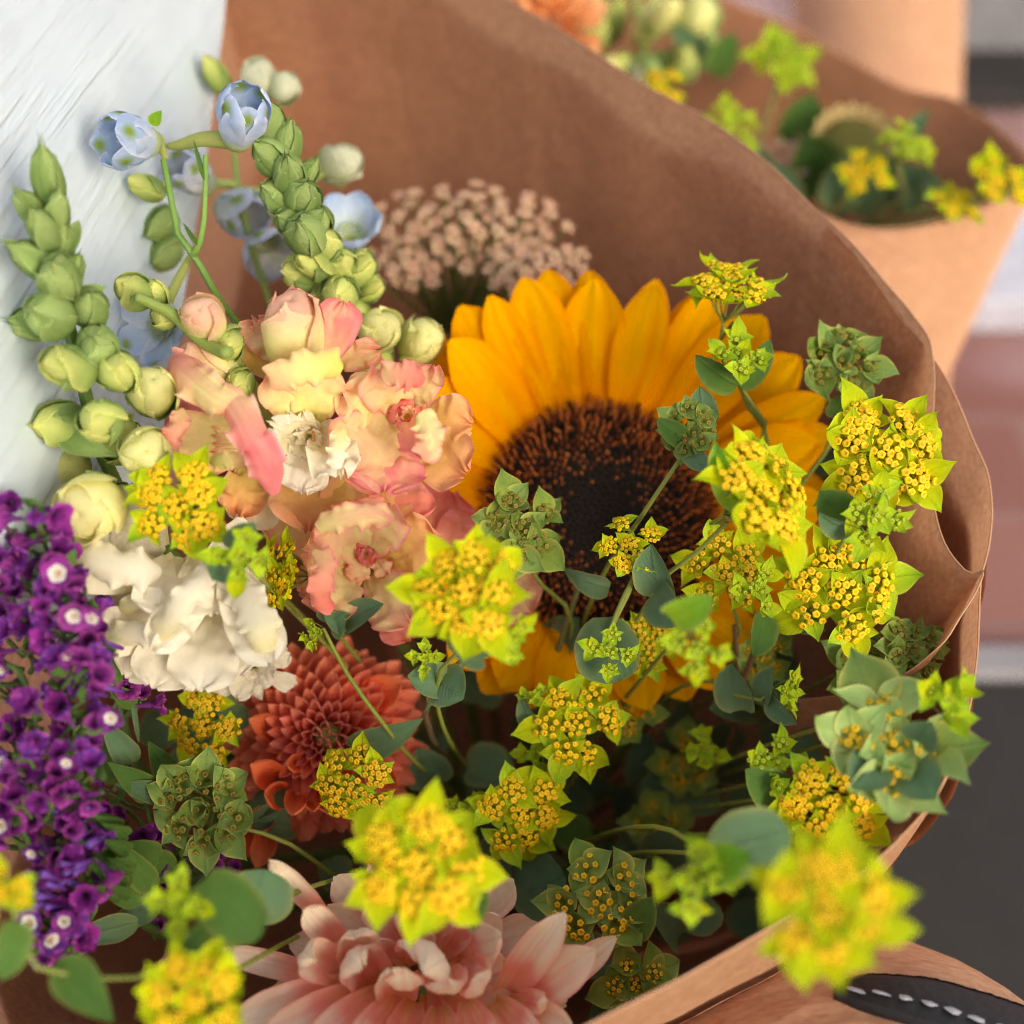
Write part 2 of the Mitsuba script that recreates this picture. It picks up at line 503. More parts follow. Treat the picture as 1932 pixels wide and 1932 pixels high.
put('inner_edge', tube(a[3], .00032, EDGE, n=220, sides=5), 'solid_mat', k)
rimB = [(1560, 425, .452), (1655, 536, .440), (1741, 650, .431), (1790, 728, .427), (1832, 828, .422), (1862, 900, .417), (1867, 960, .412), (1862, 1030, .407), (1846, 1095, .402), (1842, 1145, .399),
        (1836, 1230, .39), (1825, 1320, .38), (1800, 1410, .37), (1760, 1490, .36), (1700, 1565, .35), (1620, 1640, .342), (1530, 1700, .335), (1430, 1755, .33), (1300, 1830, .322),
        (1180, 1888, .315), (1085, 1938, .31), (950, 2010, .305), (700, 2100, .30), (400, 2150, .30), (100, 2120, .305), (-120, 1980, .32), (-200, 1750, .345), (-150, 1500, .38), (-20, 1250, .42), (120, 1050, .46), (230, 880, .50), (310, 650, .54), (370, 400, .565), (410, 150, .585), (420, -100, .60)]
b = sheet(rimB, ring_base(BASE, .036), ns=260, bulge=.05, curl=.001, seed=5)
put('outer_sheet', b[:3], 'kraft_mat', k)
put('backing_sheet', backing(b, 26, 260, 4, row_of(b[3], 1430), 2, .004, 8), 'thick_kraft_mat', k)
put('backing_sheet', backing(b, 26, 260, row_of(b[3], 1430) - 1, 250, 5, .002, 11), 'thick_kraft_mat', k)  # hidden front layer, added to keep light from shining through into the gap
put('outer_edge', tube(b[3], .00035, EDGE, n=260, sides=5), 'solid_mat', k)

k = thing('kraft_paper_wrap', 'kraft paper cone around the second bouquet behind', 'wrapping paper', 'paper wraps of the bouquets')
rim2 = [(900, -330, .76), (1050, -230, .765), (1200, -120, .76), (1330, -20, .75), (1500, 55, .735), (1600, 112, .72), (1700, 165, .705), (1800, 188, .69), (1880, 240, .67), (1950, 312, .645), (1940, 345, .62),
        (1900, 366, .60), (1800, 406, .585), (1700, 430, .575), (1620, 428, .57), (1560, 408, .57), (1490, 372, .575), (1400, 310, .585), (1200, 190, .61), (1000, 60, .65), (850, -100, .70), (900, -330, .76)]
B2 = P(1360, 1600, .762); B2[2] = .0
r2 = spline([P(*q) for q in rim2], 180)
t2 = np.linspace(0, 1, 20)
V2 = r2[None] * (1 - t2)[:, None, None] + ring_base(B2, .035)(r2.copy())[None] * t2[:, None, None]
V2 = V2 + (meshkit.fbm(V2 * 18, 3, 9) - .5)[..., None] * .006 * np.minimum(1, t2 * 5)[:, None, None]
uv2 = np.stack(np.meshgrid(np.linspace(0, 1, 180), t2), -1).reshape(-1, 2)
put('sheet', (V2.reshape(-1, 3), grid(19, 179), uv2), 'kraft_mat', k)
o2 = V2 - V2[:, :-1].mean(1, keepdims=True); o2[..., 2] = 0; o2 /= np.linalg.norm(o2, axis=-1, keepdims=True) + 1e-9
put('outer_layer', ((V2 + o2 * .0022).reshape(-1, 3), grid(19, 179), uv2), 'thick_kraft_mat', k)
put('edge', tube(V2[0], .00035, EDGE, n=180, sides=5), 'solid_mat', k)

k = thing('kraft_paper_wrap', 'paper cone of a third bouquet at the top edge', 'wrapping paper', 'paper wraps of the bouquets')
b3 = P(1700, 900, .95); b3[2] = 0.002
t3 = P(1640, -330, 1.0)
ax = nrm(t3 - b3)
m = lathe([(.03, 0), (.042, .1), (.056, .25), (.074, .5)], S(220, 180, 150), sides=40)
m = (m[0] * [1, np.linalg.norm(t3 - b3) / .5, 1],) + m[1:]
put('sheet', xf(frame(b3, ax, R), m), 'thick_kraft_mat', k)

# ------------------------------------------------------------------ plant parts
# bupleurum: bract variants are made once and shared
TONE = {
    'pale': ([(0, S(200, 208, 110)), (.4, S(178, 204, 128)), (1, S(150, 186, 110))], S(222, 226, 150)),
    'sun': ([(0, S(216, 204, 12)), (.5, S(200, 208, 20)), (1, S(164, 194, 34))], S(214, 220, 60)),
    'yellow': ([(0, S(206, 202, 20)), (.5, S(190, 202, 26)), (1, S(160, 190, 34))], S(204, 212, 50)),
    'lime': ([(0, S(206, 214, 36)), (.5, S(184, 212, 40)), (1, S(146, 192, 48))], S(206, 222, 90)),
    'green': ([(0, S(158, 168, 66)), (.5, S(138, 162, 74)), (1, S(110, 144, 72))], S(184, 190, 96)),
    'glaucous': ([(0, S(176, 184, 80)), (.4, S(146, 172, 92)), (1, S(112, 146, 84))], S(204, 204, 110)),
}
BR = {}
for tn, (st, ed) in TONE.items():
    pid = shade(st, ed, 6, var=.14)
    for v in range(10):
        rg = np.random.default_rng(100 + v)
        wide = {'glaucous': .84, 'green': .85}.get(tn, .66)
        m = blade(1, wide * rg.uniform(.9, 1.1), 'bract', (rg.uniform(-.1, .2), rg.uniform(-.9, .5)), cup=rg.uniform(.6, 1.1), cup1=rg.uniform(.2, .8), col=pid, nu=9, nv=6, rng=rg, twist=rg.uniform(-.5, .5), lump=.03, tip=rg.uniform(-.8, .9))
        BR[tn, v] = mikit.ply((m[0], m[1]), 'leaf_mat', smooth=True, uv=m[2])


def floret_mesh(open_, c1, c2):
    """five rolled-in petals round a sunken centre"""
    V, Fc, C = [], [], []
    pid = shade([(0, c2), (1, c1)], var=.16)
    n = 10
    for k, (r, h) in enumerate([(.35, -.55), (.95, -.1), (1.0, .32), (.62, .55), (.30, .22)]):
        for i in range(n):
            a = i / n * 6.2832
            rr = r * (1 + (.10 if i % 2 == 0 else -.07) * (k > 0))
            V.append((rr * math.cos(a), rr * math.sin(a), h * open_))
            C.append(1 if k in (1, 2, 3) else 0)
    V.append((0, 0, .30 * open_)); C.append(0)
    for k in range(4):
        for i in range(n):
            j = (i + 1) % n
            Fc += [(k * n + i, k * n + j, (k + 1) * n + j), (k * n + i, (k + 1) * n + j, (k + 1) * n + i)]
    for i in range(n):
        Fc.append((4 * n + i, 4 * n + (i + 1) % n, 5 * n))
    return np.array(V), np.array(Fc), enc(np.stack([np.full(len(C), .5), np.array(C)], 1), pid, 0)


FLO = {'gold': floret_mesh(.9, S(252, 204, 12), S(236, 172, 8)), 'dim': floret_mesh(.9, S(232, 190, 26), S(200, 152, 14)), 'limeb': floret_mesh(1.1, S(176, 194, 50), S(136, 160, 36)), 'dark': floret_mesh(.9, S(136, 124, 44), S(110, 96, 34))}  # dim is gold darkened to carry shade on deep umbels; older ones share it
STEMC = S(128, 138, 60)


def basis(n):
    a = np.cross(n, [.2, .9, .3]) if abs(n @ np.array([.2, .9, .3])) < .95 else np.cross(n, [1, 0, 0])
    a = nrm(a)
    return a, np.cross(n, a)


def add_copy(key, plyd, Mx):
    k = name(key)
    scene[k] = {**plyd, 'to_world': T(Mx)}
    return k


def flower_head(parent, c, n, size, tone, flo, rng, umbels=7, full=11, open_=.55, blen=1.0):
    """an umbel of small umbels: size = full width in metres"""
    Rr = size * .5
    blen, open_ = blen * rng.uniform(.86, 1.2), open_ + rng.uniform(-.1, .15) * (open_ > .4)
    near = {'yellow': 'lime', 'sun': 'yellow', 'lime': 'yellow', 'glaucous': 'green', 'green': 'glaucous', 'pale': 'glaucous'}[tone]
    fh = name(parent + '__flower_head')
    a, b = basis(n)
    foot = c - n * Rr * .75
    rays, flos = [], []
    dirs = [(0, 0)] + [(1, i / (umbels - 1) * 6.283 + rng.uniform(-.25, .25)) for i in range(umbels - 1)]
    for ring, az in dirs:
        az += rng.uniform(0, .2)
        tilt = (.0 if ring == 0 else rng.uniform(.62, .9)) * (1.1 if open_ > .4 else .8)
        u = nrm(n * math.cos(tilt) + (a * math.cos(az) + b * math.sin(az)) * math.sin(tilt))
        rad = (a * math.cos(az) + b * math.sin(az)) * ring
        q = c + rad * Rr * rng.uniform(.44, .60) + n * Rr * rng.uniform(-.1, .1)
        up = nrm(n * .8 + u * .5 + rng.normal(0, .12, 3))
        rays.append(tube([foot, foot * .4 + q * .6 - n * Rr * .08, q], [Rr * .028, Rr * .024, Rr * .03], STEMC, n=5, sides=5))
        ua, ub = basis(up)
        nb = 5
        ph0 = math.atan2(rad @ ub, rad @ ua) if ring else rng.uniform(0, 6)
        for i in range(nb):
            th = ph0 + i / nb * 6.283 + rng.uniform(-.2, .2)
            rd = ua * math.cos(th) + ub * math.sin(th)
            outer = .5 + .5 * (rd @ nrm(rad) if ring else 0)
            el = rng.uniform(.1, .6) + (1 - open_) * rng.uniform(.3, .7)
            ln = Rr * blen * (.42 + .22 * outer) * rng.uniform(.8, 1.15)
            y = nrm(rd * math.cos(el) + up * math.sin(el))
            z = up * math.cos(el) - rd * math.sin(el)
            Mx = frame(q - up * Rr * .05, y, z)
            Mx[:3, :3] *= ln
            add_copy(fh + '__bract', BR[near if rng.uniform() < .2 else tone, rng.integers(0, 10)], Mx)
        fr = Rr * (.06 if open_ > .4 else .062)
        nf = max(4, int(full * 1.4 * rng.uniform(.8, 1.15)))
        for i in range(nf):
            rr = Rr * .27 * math.sqrt((i + .3) / nf) * rng.uniform(.9, 1.1)
            th = i * 2.39996 + az
            dn = nrm(up + (ua * math.cos(th) + ub * math.sin(th)) * (rr / (Rr * .27)) * .5 + rng.normal(0, .08, 3))
            pos = q + (ua * math.cos(th) + ub * math.sin(th)) * rr + up * Rr * (.16 + rng.uniform(-.03, .05) - .18 * (rr / (Rr * .27)) ** 2 * .4)
            Mx = frame(pos, basis(dn)[0], dn)
            Mx[:3, :3] *= fr * rng.uniform(.85, 1.12)
            f = xf(Mx, FLO[flo])
            flos.append(recode(f))
            if i % 2 == 0:
                rays.append(tube([q - up * Rr * .04, pos], Rr * .012, STEMC, n=2, sides=3, caps=False))
    m = join(rays)
    scene[fh] = mikit.ply((m[0], m[1]), 'solid_mat', smooth=True, uv=m[2])
    k = put('florets', join(flos), 'solid_mat', fh)
    labels[k] = {'kind': 'stuff'}
    return foot


LEAFC = {
    'blue': shade([(0, S(116, 140, 96)), (.4, S(104, 134, 104)), (1, S(96, 128, 92))], S(150, 156, 96), 9, var=.12),
    'green': shade([(0, S(96, 128, 60)), (.5, S(90, 126, 62)), (1, S(84, 116, 60))], S(140, 150, 80), 8, var=.14),
    'lime': shade([(0, S(150, 186, 50)), (.5, S(132, 182, 50)), (1, S(112, 166, 60))], S(176, 200, 100), 8, var=.12),
}


LEAFC['dark'] = LEAFC['blue']


def leaf_px(parent, p0, p1, w, tone='blue', roll=0, bend=(.25, -.5), cup=.5, prof='leaf', seed=0, key='leaf', ruf=.0, mat='leaf_mat', col=None, nu=12, nv=8, tip=0, twist=0, lump=.03, cup1=None, rf=2.5, fril=0, rib=0):
    """a leaf or petal from base p0 to tip p1 (grid points with distance), w wide"""
    a, b = P(*p0), P(*p1)
    rng = np.random.default_rng(seed + int(abs(p0[0]) * 7 + abs(p1[1]) * 13))
    y = b - a
    z = (C0 - (a + b) / 2)
    Mx = frame(a, y, z)
    ca, sa = math.cos(roll), math.sin(roll)
    x_, z_ = Mx[:3, 0].copy(), Mx[:3, 2].copy()
    Mx[:3, 0], Mx[:3, 2] = x_ * ca + z_ * sa, z_ * ca - x_ * sa
    L = np.linalg.norm(y)
    m = blade(L, w * unit((p0[2] + p1[2]) / 2), prof, bend, cup, cup1, ruf, rf, col or LEAFC[tone], nu, nv, rng, twist, lump, tip, fril, rib)
    sc = L / max(np.linalg.norm(m[0].reshape(nu + 1, nv + 1, 3)[-1, nv // 2]), L * .35)
    m = (m[0] * [1, sc, sc],) + m[1:]
    return put(key, xf(Mx, m), mat, parent)


TRUNK = [np.array([.0, .30, .20]), BASE + [0, 0, .03]]


def stem_from(parent, pts3, r, col=STEMC, key='stem', deep=True):
    pts = list(pts3)
    if deep:
        e = pts[-1]
        bx = BASE + np.array([(e[0] - BASE[0]) * .12, (e[1] - BASE[1]) * .12, .03])
        mid = e * .45 + (BASE + [0, 0, .10]) * .55
        pts += [mid, bx]
    rr = np.linspace(r * .9, r * 1.3, len(pts))
    return put(key, tube(pts, rr, col, sides=7), 'solid_mat', parent)


def sprig(label, x, y, d, size, tone='yellow', flo='gold', tilt=(0, 0), umbels=7, full=11, open_=.6, stem=(), leaves=(), buds=(), seed=0, blen=1.0, group='bupleurum', deep=True, stemc=STEMC):
    k = thing('bupleurum_sprig', label, 'flower', 'bupleurum sprigs in the near bouquet')
    rng = np.random.default_rng(1000 + seed + int(x * 3 + y * 5))
    n = facing(*tilt)
    c = P(x, y, d)
    foot = flower_head(k, c, n, size * unit(d), tone, flo, rng, umbels, full, open_, blen)
    pts = [foot, foot - n * size * unit(d) * .22] + [P(*q) for q in stem]
    if deep is not None:
        stem_from(k, pts, max(4.0 * unit(d), .00065), stemc, deep=deep)
    for (bx, by, bd, bs, bt) in buds:
        bc = P(bx, by, bd)
        bn = facing(*bt)
        f2 = flower_head(k, bc, bn, bs * unit(bd), 'lime', 'limeb', rng, 4, 5, .3, 1.15)
        stem_from(k, [f2, f2 * .5 + pts[1] * .5 - U * .002, pts[1] - n * .003], .0005, stemc, deep=False)
    for i, lf in enumerate(leaves):
        leaf_px(k, *lf[:3], **(lf[3] if len(lf) > 3 else {}), seed=seed + i * 31)
    return k


def fill_leaves(k, pts, rng, n=2):
    pass


Y, Gn = dict(tone='yellow', flo='gold'), dict(tone='glaucous', flo='dark', umbels=9, full=5, open_=.3, blen=.95)
Bd = dict(tone='lime', flo='limeb', umbels=5, full=6, open_=.35, blen=1.1)
sprig('yellow bupleurum umbel seen from the side against the brown paper, topmost on the right', 1378, 545, .42, 190, **Y, tilt=(.08, -.78), umbels=8, stem=[(1382, 610, .42), (1386, 650, .42), (1396, 735, .425), (1420, 780, .43), (1450, 830, .44)])
sprig('small lime bupleurum umbel just below the topmost yellow one, cupped in a pointed leaf', 1395, 672, .412, 140, **Bd, tilt=(.1, -.55), stem=[(1396, 740, .42), (1445, 820, .435)],
      leaves=[((1392, 728, .416), (1312, 668, .41), 70, dict(tone='green', roll=.5, cup=.8)), ((1395, 728, .418), (1452, 640, .42), 60, dict(tone='green', roll=-.6, cup=.8))])
sprig('dark grey green bupleurum umbel against the paper right of the sunflower', 1588, 690, .425, 175, **Gn, tilt=(.15, -.35), stem=[(1582, 780, .43), (1570, 830, .432), (1530, 890, .44)], leaves=[((1575, 790, .43), (1600, 740, .425), 50, dict(tone='green'))])
sprig('large bright yellow bupleurum umbel at the right over the paper edge', 1668, 850, .392, 265, tone='sun', flo='gold', tilt=(.15, -.25), umbels=8, full=13, stem=[(1640, 960, .41), (1560, 1060, .43)])
sprig('lime budded bupleurum umbel with round leaf below the large right umbel', 1648, 970, .375, 165, **Bd, tilt=(.25, .1), stem=[(1600, 1000, .39)], leaves=[((1600, 985, .385), (1545, 925, .38), 80, dict(tone='green', cup=.3)), ((1615, 1000, .38), (1545, 965, .37), 66, dict(tone='blue', roll=.8, cup=.9))])
sprig('bright yellow bupleurum umbel tilted diagonally over the lower right sunflower petals', 1440, 930, .362, 270, tone='sun', flo='gold', tilt=(.62, -.42), umbels=8, full=14, stem=[(1385, 970, .375), (1330, 1030, .385), (1262, 1082, .395)],
      leaves=[((1400, 960, .365), (1352, 830, .355), 70, dict(tone='lime', roll=.6, cup=.9))])
sprig('open golden bupleurum umbel facing the viewer beside the paper fold', 1588, 1112, .402, 250, **Y, tilt=(.05, .05), umbels=8, full=10, open_=.8, stem=[(1570, 1150, .43), (1460, 1190, .44)], leaves=[((1480, 1140, .41), (1560, 1190, .40), 60, dict(tone='blue', roll=-.5))])
sprig('older golden bupleurum umbel between the diagonal and the open umbel', 1368, 1080, .41, 190, tone='yellow', flo='dim', tilt=(-.1, -.1), umbels=7, full=9, buds=[(1432, 1112, .398, 120, (.1, -.1))], stem=[(1400, 1180, .43)],
      leaves=[((1440, 1160, .405), (1420, 1240, .40), 70, dict(tone='green', roll=.6, cup=.8))])
sprig('grey green bupleurum umbel with bluish leaves over the sunflower disc edge', 1300, 812, .40, 140, **Gn, tilt=(-.2, -.1), stem=[(1282, 868, .40), (1240, 930, .403), (1200, 990, .41), (1130, 1100, .43)],
      leaves=[((1330, 800, .405), (1320, 728, .40), 62, dict(tone='blue', cup=.7)), ((1300, 850, .40), (1335, 890, .395), 50, dict(tone='blue', cup=.8)), ((1290, 830, .4), (1238, 790, .395), 50, dict(tone='green', cup=.8))])
sprig('small golden bupleurum umbel in front of the sunflower disc', 1190, 1028, .40, 140, **Y, tilt=(-.2, -.45), umbels=6, stem=[(1205, 1075, .402), (1180, 1130, .40), (1150, 1190, .40)],
      leaves=[((1250, 1120, .40), (1230, 1025, .39), 95, dict(tone='blue', roll=.5, cup=.9)), ((1235, 1118, .40), (1290, 1180, .385), 90, dict(tone='blue', roll=-.4, cup=.6)), ((1150, 1110, .405), (1060, 1068, .41), 70, dict(tone='dark', roll=.7, twist=.6, cup=.4))])
sprig('dull green open bupleurum umbel in front of the left of the sunflower disc', 985, 1000, .405, 175, tone='green', flo='dark', tilt=(.1, -.2), umbels=6, full=7, open_=.55, blen=1.15, stem=[(1005, 1090, .42), (1080, 1170, .44)])
sprig('large soft yellow bupleurum umbel right of the peach snapdragon', 882, 1115, .342, 240, tone='sun', flo='gold', tilt=(-.05, -.05), umbels=9, full=13, buds=[(968, 1200, .345, 105, (.3, .2))], stem=[(890, 1190, .37), (820, 1290, .39)],
      leaves=[((900, 1220, .35), (860, 1240, .348), 90, dict(tone='blue', cup=.5)), ((850, 1200, .35), (930, 1235, .348), 60, dict(tone='blue', cup=.6))])
sprig('lime bupleurum bud umbel lying in a round blue green leaf', 1152, 1228, .392, 115, **Bd, tilt=(.05, .1), stem=[(1150, 1190, .398), (1180, 1120, .40), (1200, 1085, .403)], deep=False, leaves=[((1140, 1165, .402), (1150, 1290, .40), 125, dict(tone='blue', cup=.35, prof='round'))])
sprig('half hidden golden bupleurum umbel right of the round leaf', 1218, 1215, .42, 150, tone='yellow', flo='dim', tilt=(.2, 0), umbels=7, full=9)
sprig('blurred bright lime bupleurum umbel below its shining leaf', 1318, 1222, .335, 150, **Bd, tilt=(.1, .25), stem=[(1300, 1180, .36)], leaves=[((1265, 1165, .335), (1345, 1120, .325), 80, dict(tone='lime', cup=.7, roll=-.4))])
sprig('golden bupleurum umbel over the dark gap in the middle', 1088, 1362, .415, 205, **Y, tilt=(0, -.05), umbels=7, full=9, open_=.75, buds=[(1008, 1315, .415, 62, (-.1, -.8)), (1012, 1425, .425, 80, (-.3, .1))], stem=[(1095, 1420, .45)],
      leaves=[((1020, 1400, .42), (985, 1310, .415), 50, dict(tone='dark', roll=.7))])
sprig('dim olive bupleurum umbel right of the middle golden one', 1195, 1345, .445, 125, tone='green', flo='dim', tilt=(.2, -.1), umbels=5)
sprig('golden bupleurum umbel tilted right below the dark gap', 985, 1535, .415, 195, **Y, tilt=(.2, .05), umbels=7, full=11, open_=.75, buds=[(880, 1530, .42, 90, (-.1, -.5))], stem=[(950, 1580, .43), (920, 1680, .43)],
      leaves=[((965, 1690, .425), (1065, 1650, .42), 140, dict(tone='dark', cup=.4, prof='round')), ((940, 1640, .43), (960, 1570, .42), 90, dict(tone='dark', roll=.6))])
sprig('very large blurred yellow bupleurum umbel above the cream dahlia', 790, 1632, .318, 275, tone='sun', flo='gold', tilt=(-.05, -.1), umbels=9, full=14, buds=[(885, 1665, .322, 110, (.5, .2))], stem=[(800, 1680, .36)],
      leaves=[((870, 1640, .335), (890, 1760, .325), 80, dict(tone='green', roll=.6, cup=.7))])
sprig('olive bupleurum umbel seen from below beside the coral dahlia', 672, 1478, .405, 190, tone='yellow', flo='dim', tilt=(-.15, .15), umbels=8, full=10, open_=.85, stem=[(690, 1560, .42), (700, 1600, .43)],
      leaves=[((660, 1410, .425), (800, 1352, .41), 80, dict(tone='dark', roll=-.5, cup=.6, prof='ovate')), ((690, 1560, .42), (720, 1610, .42), 60, dict(tone='green'))])
sprig('olive gold bupleurum umbel between the white flower and the coral dahlia', 385, 1368, .42, 180, tone='yellow', flo='dim', tilt=(-.1, .1), umbels=7, full=12)
sprig('grey green unopened bupleurum umbel left of the coral dahlia', 385, 1525, .392, 215, **Gn, tilt=(-.05, -.1), stem=[(440, 1560, .40), (520, 1580, .405), (600, 1630, .42)])
sprig('golden bupleurum umbel in front of the pale snapdragon buds', 338, 955, .358, 215, **Y, tilt=(-.1, -.1), umbels=8, full=13)
sprig('bright lime bupleurum umbel with round leaf above the white flower', 452, 1050, .345, 125, **Bd, tilt=(.2, 0), leaves=[((440, 1040, .355), (480, 985, .35), 66, dict(tone='blue', cup=.4)), ((430, 1060, .355), (400, 1095, .35), 90, dict(tone='blue', cup=.5))])
sprig('golden bupleurum umbel seen edge on left of the lowest peach blossom', 533, 1085, .388, 165, tone='yellow', flo='gold', tilt=(-.78, -.05), umbels=7, full=10, open_=.7, stem=[(590, 1100, .40)])
sprig('tiny lime bupleurum buds beside two folded blue green leaves', 592, 1195, .385, 75, **Bd, tilt=(-.5, .3), stem=[(625, 1215, .39), (660, 1280, .40), (730, 1375, .41)], leaves=[((620, 1180, .388), (650, 1155, .38), 70, dict(tone='blue', cup=.6)), ((655, 1180, .388), (725, 1140, .38), 70, dict(tone='blue', cup=1.0, roll=.5)), ((655, 1180, .388), (610, 1160, .38), 50, dict(tone='blue', cup=.8))])
sprig('small lime bupleurum bud cupped in a wavy leaf above the dark gap', 803, 1243, .385, 70, **Bd, tilt=(-.05, -.3), stem=[(835, 1290, .395), (885, 1240, .392)], deep=None, leaves=[((835, 1285, .392), (768, 1275, .385), 80, dict(tone='blue', cup=.9)), ((830, 1285, .392), (875, 1320, .385), 95, dict(tone='blue', cup=.5)), ((885, 1240, .39), (800, 1345, .40), 10, dict(tone='dark'))])
sprig('yellowish green drying bupleurum umbel right of the cream dahlia', 1125, 1700, .40, 220, tone='glaucous', flo='dim', tilt=(.1, -.15), umbels=7, full=6, open_=.5, blen=1.0, stem=[(1100, 1780, .42), (1000, 1745, .42)], leaves=[((1190, 1760, .40), (1235, 1690, .39), 70, dict(tone='green', cup=.5))])
sprig('lime bupleurum umbel standing in an oval leaf at lower right', 1468, 1440, .372, 150, **Bd, tilt=(0, -.4), stem=[(1460, 1520, .385)], leaves=[((1480, 1510, .376), (1405, 1450, .37), 95, dict(tone='green', cup=.8)), ((1470, 1510, .376), (1548, 1435, .37), 70, dict(tone='green', cup=.8, roll=-.5))])
sprig('dim lime bupleurum bud umbel right of the dark gap', 1330, 1415, .44, 90, **Bd, tilt=(0, -.2))
sprig('pale green pointed bupleurum buds with long folded leaf', 1488, 1305, .40, 90, **Bd, tilt=(.8, .1), stem=[(1440, 1320, .40), (1400, 1330, .405), (1380, 1300, .41)], leaves=[((1440, 1320, .402), (1460, 1260, .395), 60, dict(tone='blue', roll=.6, cup=.9)), ((1450, 1320, .40), (1505, 1365, .39), 50, dict(tone='blue', roll=-.5, cup=.9)), ((1400, 1340, .41), (1380, 1250, .405), 90, dict(tone='blue', cup=.8, roll=.5))])
sprig('dark blue green bupleurum umbel under the paper fold at right', 1650, 1290, .415, 215, **Gn, tilt=(-.1, -.1))
sprig('second dark blue green bupleurum umbel close under the paper fold', 1720, 1230, .41, 150, **Gn, tilt=(.2, -.1))
sprig('soft blurred grey green bupleurum umbel with big rounded bracts at right', 1680, 1410, .350, 255, tone='pale', flo='dim', tilt=(.1, -.45), umbels=5, full=7, open_=.4, blen=1.5, leaves=[((1720, 1450, .345), (1765, 1510, .335), 100, dict(tone='blue', cup=.5)), ((1650, 1440, .345), (1610, 1490, .337), 95, dict(tone='blue', cup=.5)), ((1730, 1400, .345), (1760, 1360, .335), 80, dict(tone='blue', cup=.5))])
sprig('blurred green bupleurum buds at the far right paper rim', 1780, 1320, .345, 125, tone='lime', flo='limeb', tilt=(.3, -.2), umbels=4, full=4, open_=.3, blen=1.5)
sprig('orange gold bupleurum umbel at lower right inside the rim', 1570, 1520, .365, 230, **Y, tilt=(-.1, .1), umbels=8, full=14)
sprig('blurred lime bupleurum umbel with wide round leaf near the lower rim', 1310, 1655, .312, 190, **Bd, tilt=(-.2, .15), leaves=[((1330, 1640, .315), (1420, 1610, .305), 90, dict(tone='lime', cup=.7)), ((1340, 1610, .33), (1490, 1570, .325), 130, dict(tone='blue', cup=.3, prof='round'))])
sprig('nearest and largest bupleurum umbel, bright yellow and blurred at lower right', 1560, 1715, .272, 300, tone='sun', flo='gold', tilt=(.05, -.05), umbels=8, full=10, blen=1.1)
sprig('blurred lime bupleurum umbel on a folded leaf at lower left', 345, 1705, .312, 140, **Bd, tilt=(-.45, -.15), leaves=[((395, 1740, .315), (335, 1790, .305), 70, dict(tone='green', roll=.6, cup=.8)), ((385, 1660, .32), (490, 1770, .312), 120, dict(tone='green', cup=.5, prof='round')), ((480, 1740, .35), (500, 1640, .35), 130, dict(tone='dark', cup=.3, prof='round'))], stem=[(440, 1750, .33), (420, 1850, .315)], deep=False)
sprig('blurred golden bupleurum umbel cut by the bottom edge at left', 368, 1885, .298, 215, tone='sun', flo='gold', tilt=(0, -.2), umbels=8, full=12)
sprig('blurred yellow bupleurum umbel cut by the left edge', 8, 1685, .30, 130, **Y, tilt=(.1, -.3), umbels=6, stem=[(40, 1810, .305), (120, 1840, .31), (220, 1850, .315), (390, 1770, .33)], leaves=[((110, 1815, .312), (215, 1930, .305), 95, dict(tone='green', cup=.7, prof='ovate')), ((30, 1740, .305), (0, 1850, .30), 80, dict(tone='green', roll=.5))])
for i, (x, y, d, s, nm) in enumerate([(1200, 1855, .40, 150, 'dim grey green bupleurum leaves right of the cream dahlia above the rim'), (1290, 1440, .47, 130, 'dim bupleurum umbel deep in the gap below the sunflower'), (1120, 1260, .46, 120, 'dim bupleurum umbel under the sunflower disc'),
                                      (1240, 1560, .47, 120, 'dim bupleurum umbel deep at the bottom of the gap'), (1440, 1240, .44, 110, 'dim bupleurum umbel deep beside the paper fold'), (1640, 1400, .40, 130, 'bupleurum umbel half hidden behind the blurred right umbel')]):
    sprig(nm, x, y, d, s, tone='green', flo='dim', tilt=(.1 * (i % 3 - 1), -.1), umbels=6, full=7, blen=1.15,  # darker tones put the shade of the gap into the umbel colour
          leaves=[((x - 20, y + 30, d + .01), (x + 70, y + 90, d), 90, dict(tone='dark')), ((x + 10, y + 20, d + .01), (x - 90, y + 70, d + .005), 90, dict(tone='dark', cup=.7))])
sprig_dark = thing('bupleurum_foliage', 'blue green bupleurum leaves on brown stems filling the dark gap', 'foliage')
rg = np.random.default_rng(5)
for (x, y, d) in [(900, 1330, .50), (960, 1260, .49), (1100, 1480, .52), (1180, 1540, .52), (1280, 1480, .53), (1370, 1420, .50), (1400, 1550, .48), (1200, 1700, .47), (880, 1450, .47), (780, 1420, .46), (820, 1480, .45), (1040, 1640, .46), (1310, 1350, .49), (1250, 1620, .46), (1150, 1800, .44), (1280, 1770, .43), (1230, 1900, .41), (1500, 1390, .45), (1560, 1420, .44), (960, 1480, .50), (1050, 1220, .46), (1420, 1340, .46), (620, 1620, .44), (720, 1590, .43), (1340, 1690, .44), (550, 1560, .43)]:
    an = rg.uniform(0, 6.28); l = rg.uniform(60, 95)
    leaf_px(sprig_dark, (x, y, d), (x + l * math.cos(an), y + l * math.sin(an), d - rg.uniform(0, .02)), rg.uniform(70, 110), tone='dark', cup=rg.uniform(.3, .9), seed=int(x), roll=rg.uniform(-.6, .6))
for i in range(64):
    x, y = (rg.uniform(760, 1480), rg.uniform(1180, 1760)) if i < 50 else (rg.uniform(230, 520), rg.uniform(1280, 1700))
    d = rg.uniform(.48, .58) if i < 50 else rg.uniform(.43, .48)
    an, l = rg.uniform(0, 6.28), rg.uniform(60, 100)
    leaf_px(sprig_dark, (x, y, d), (x + l * math.cos(an), y + l * math.sin(an), d - rg.uniform(-.01, .02)), rg.uniform(70, 115), tone='green' if i % 3 == 0 else 'blue', cup=rg.uniform(.3, .9), seed=i, roll=rg.uniform(-.6, .6))
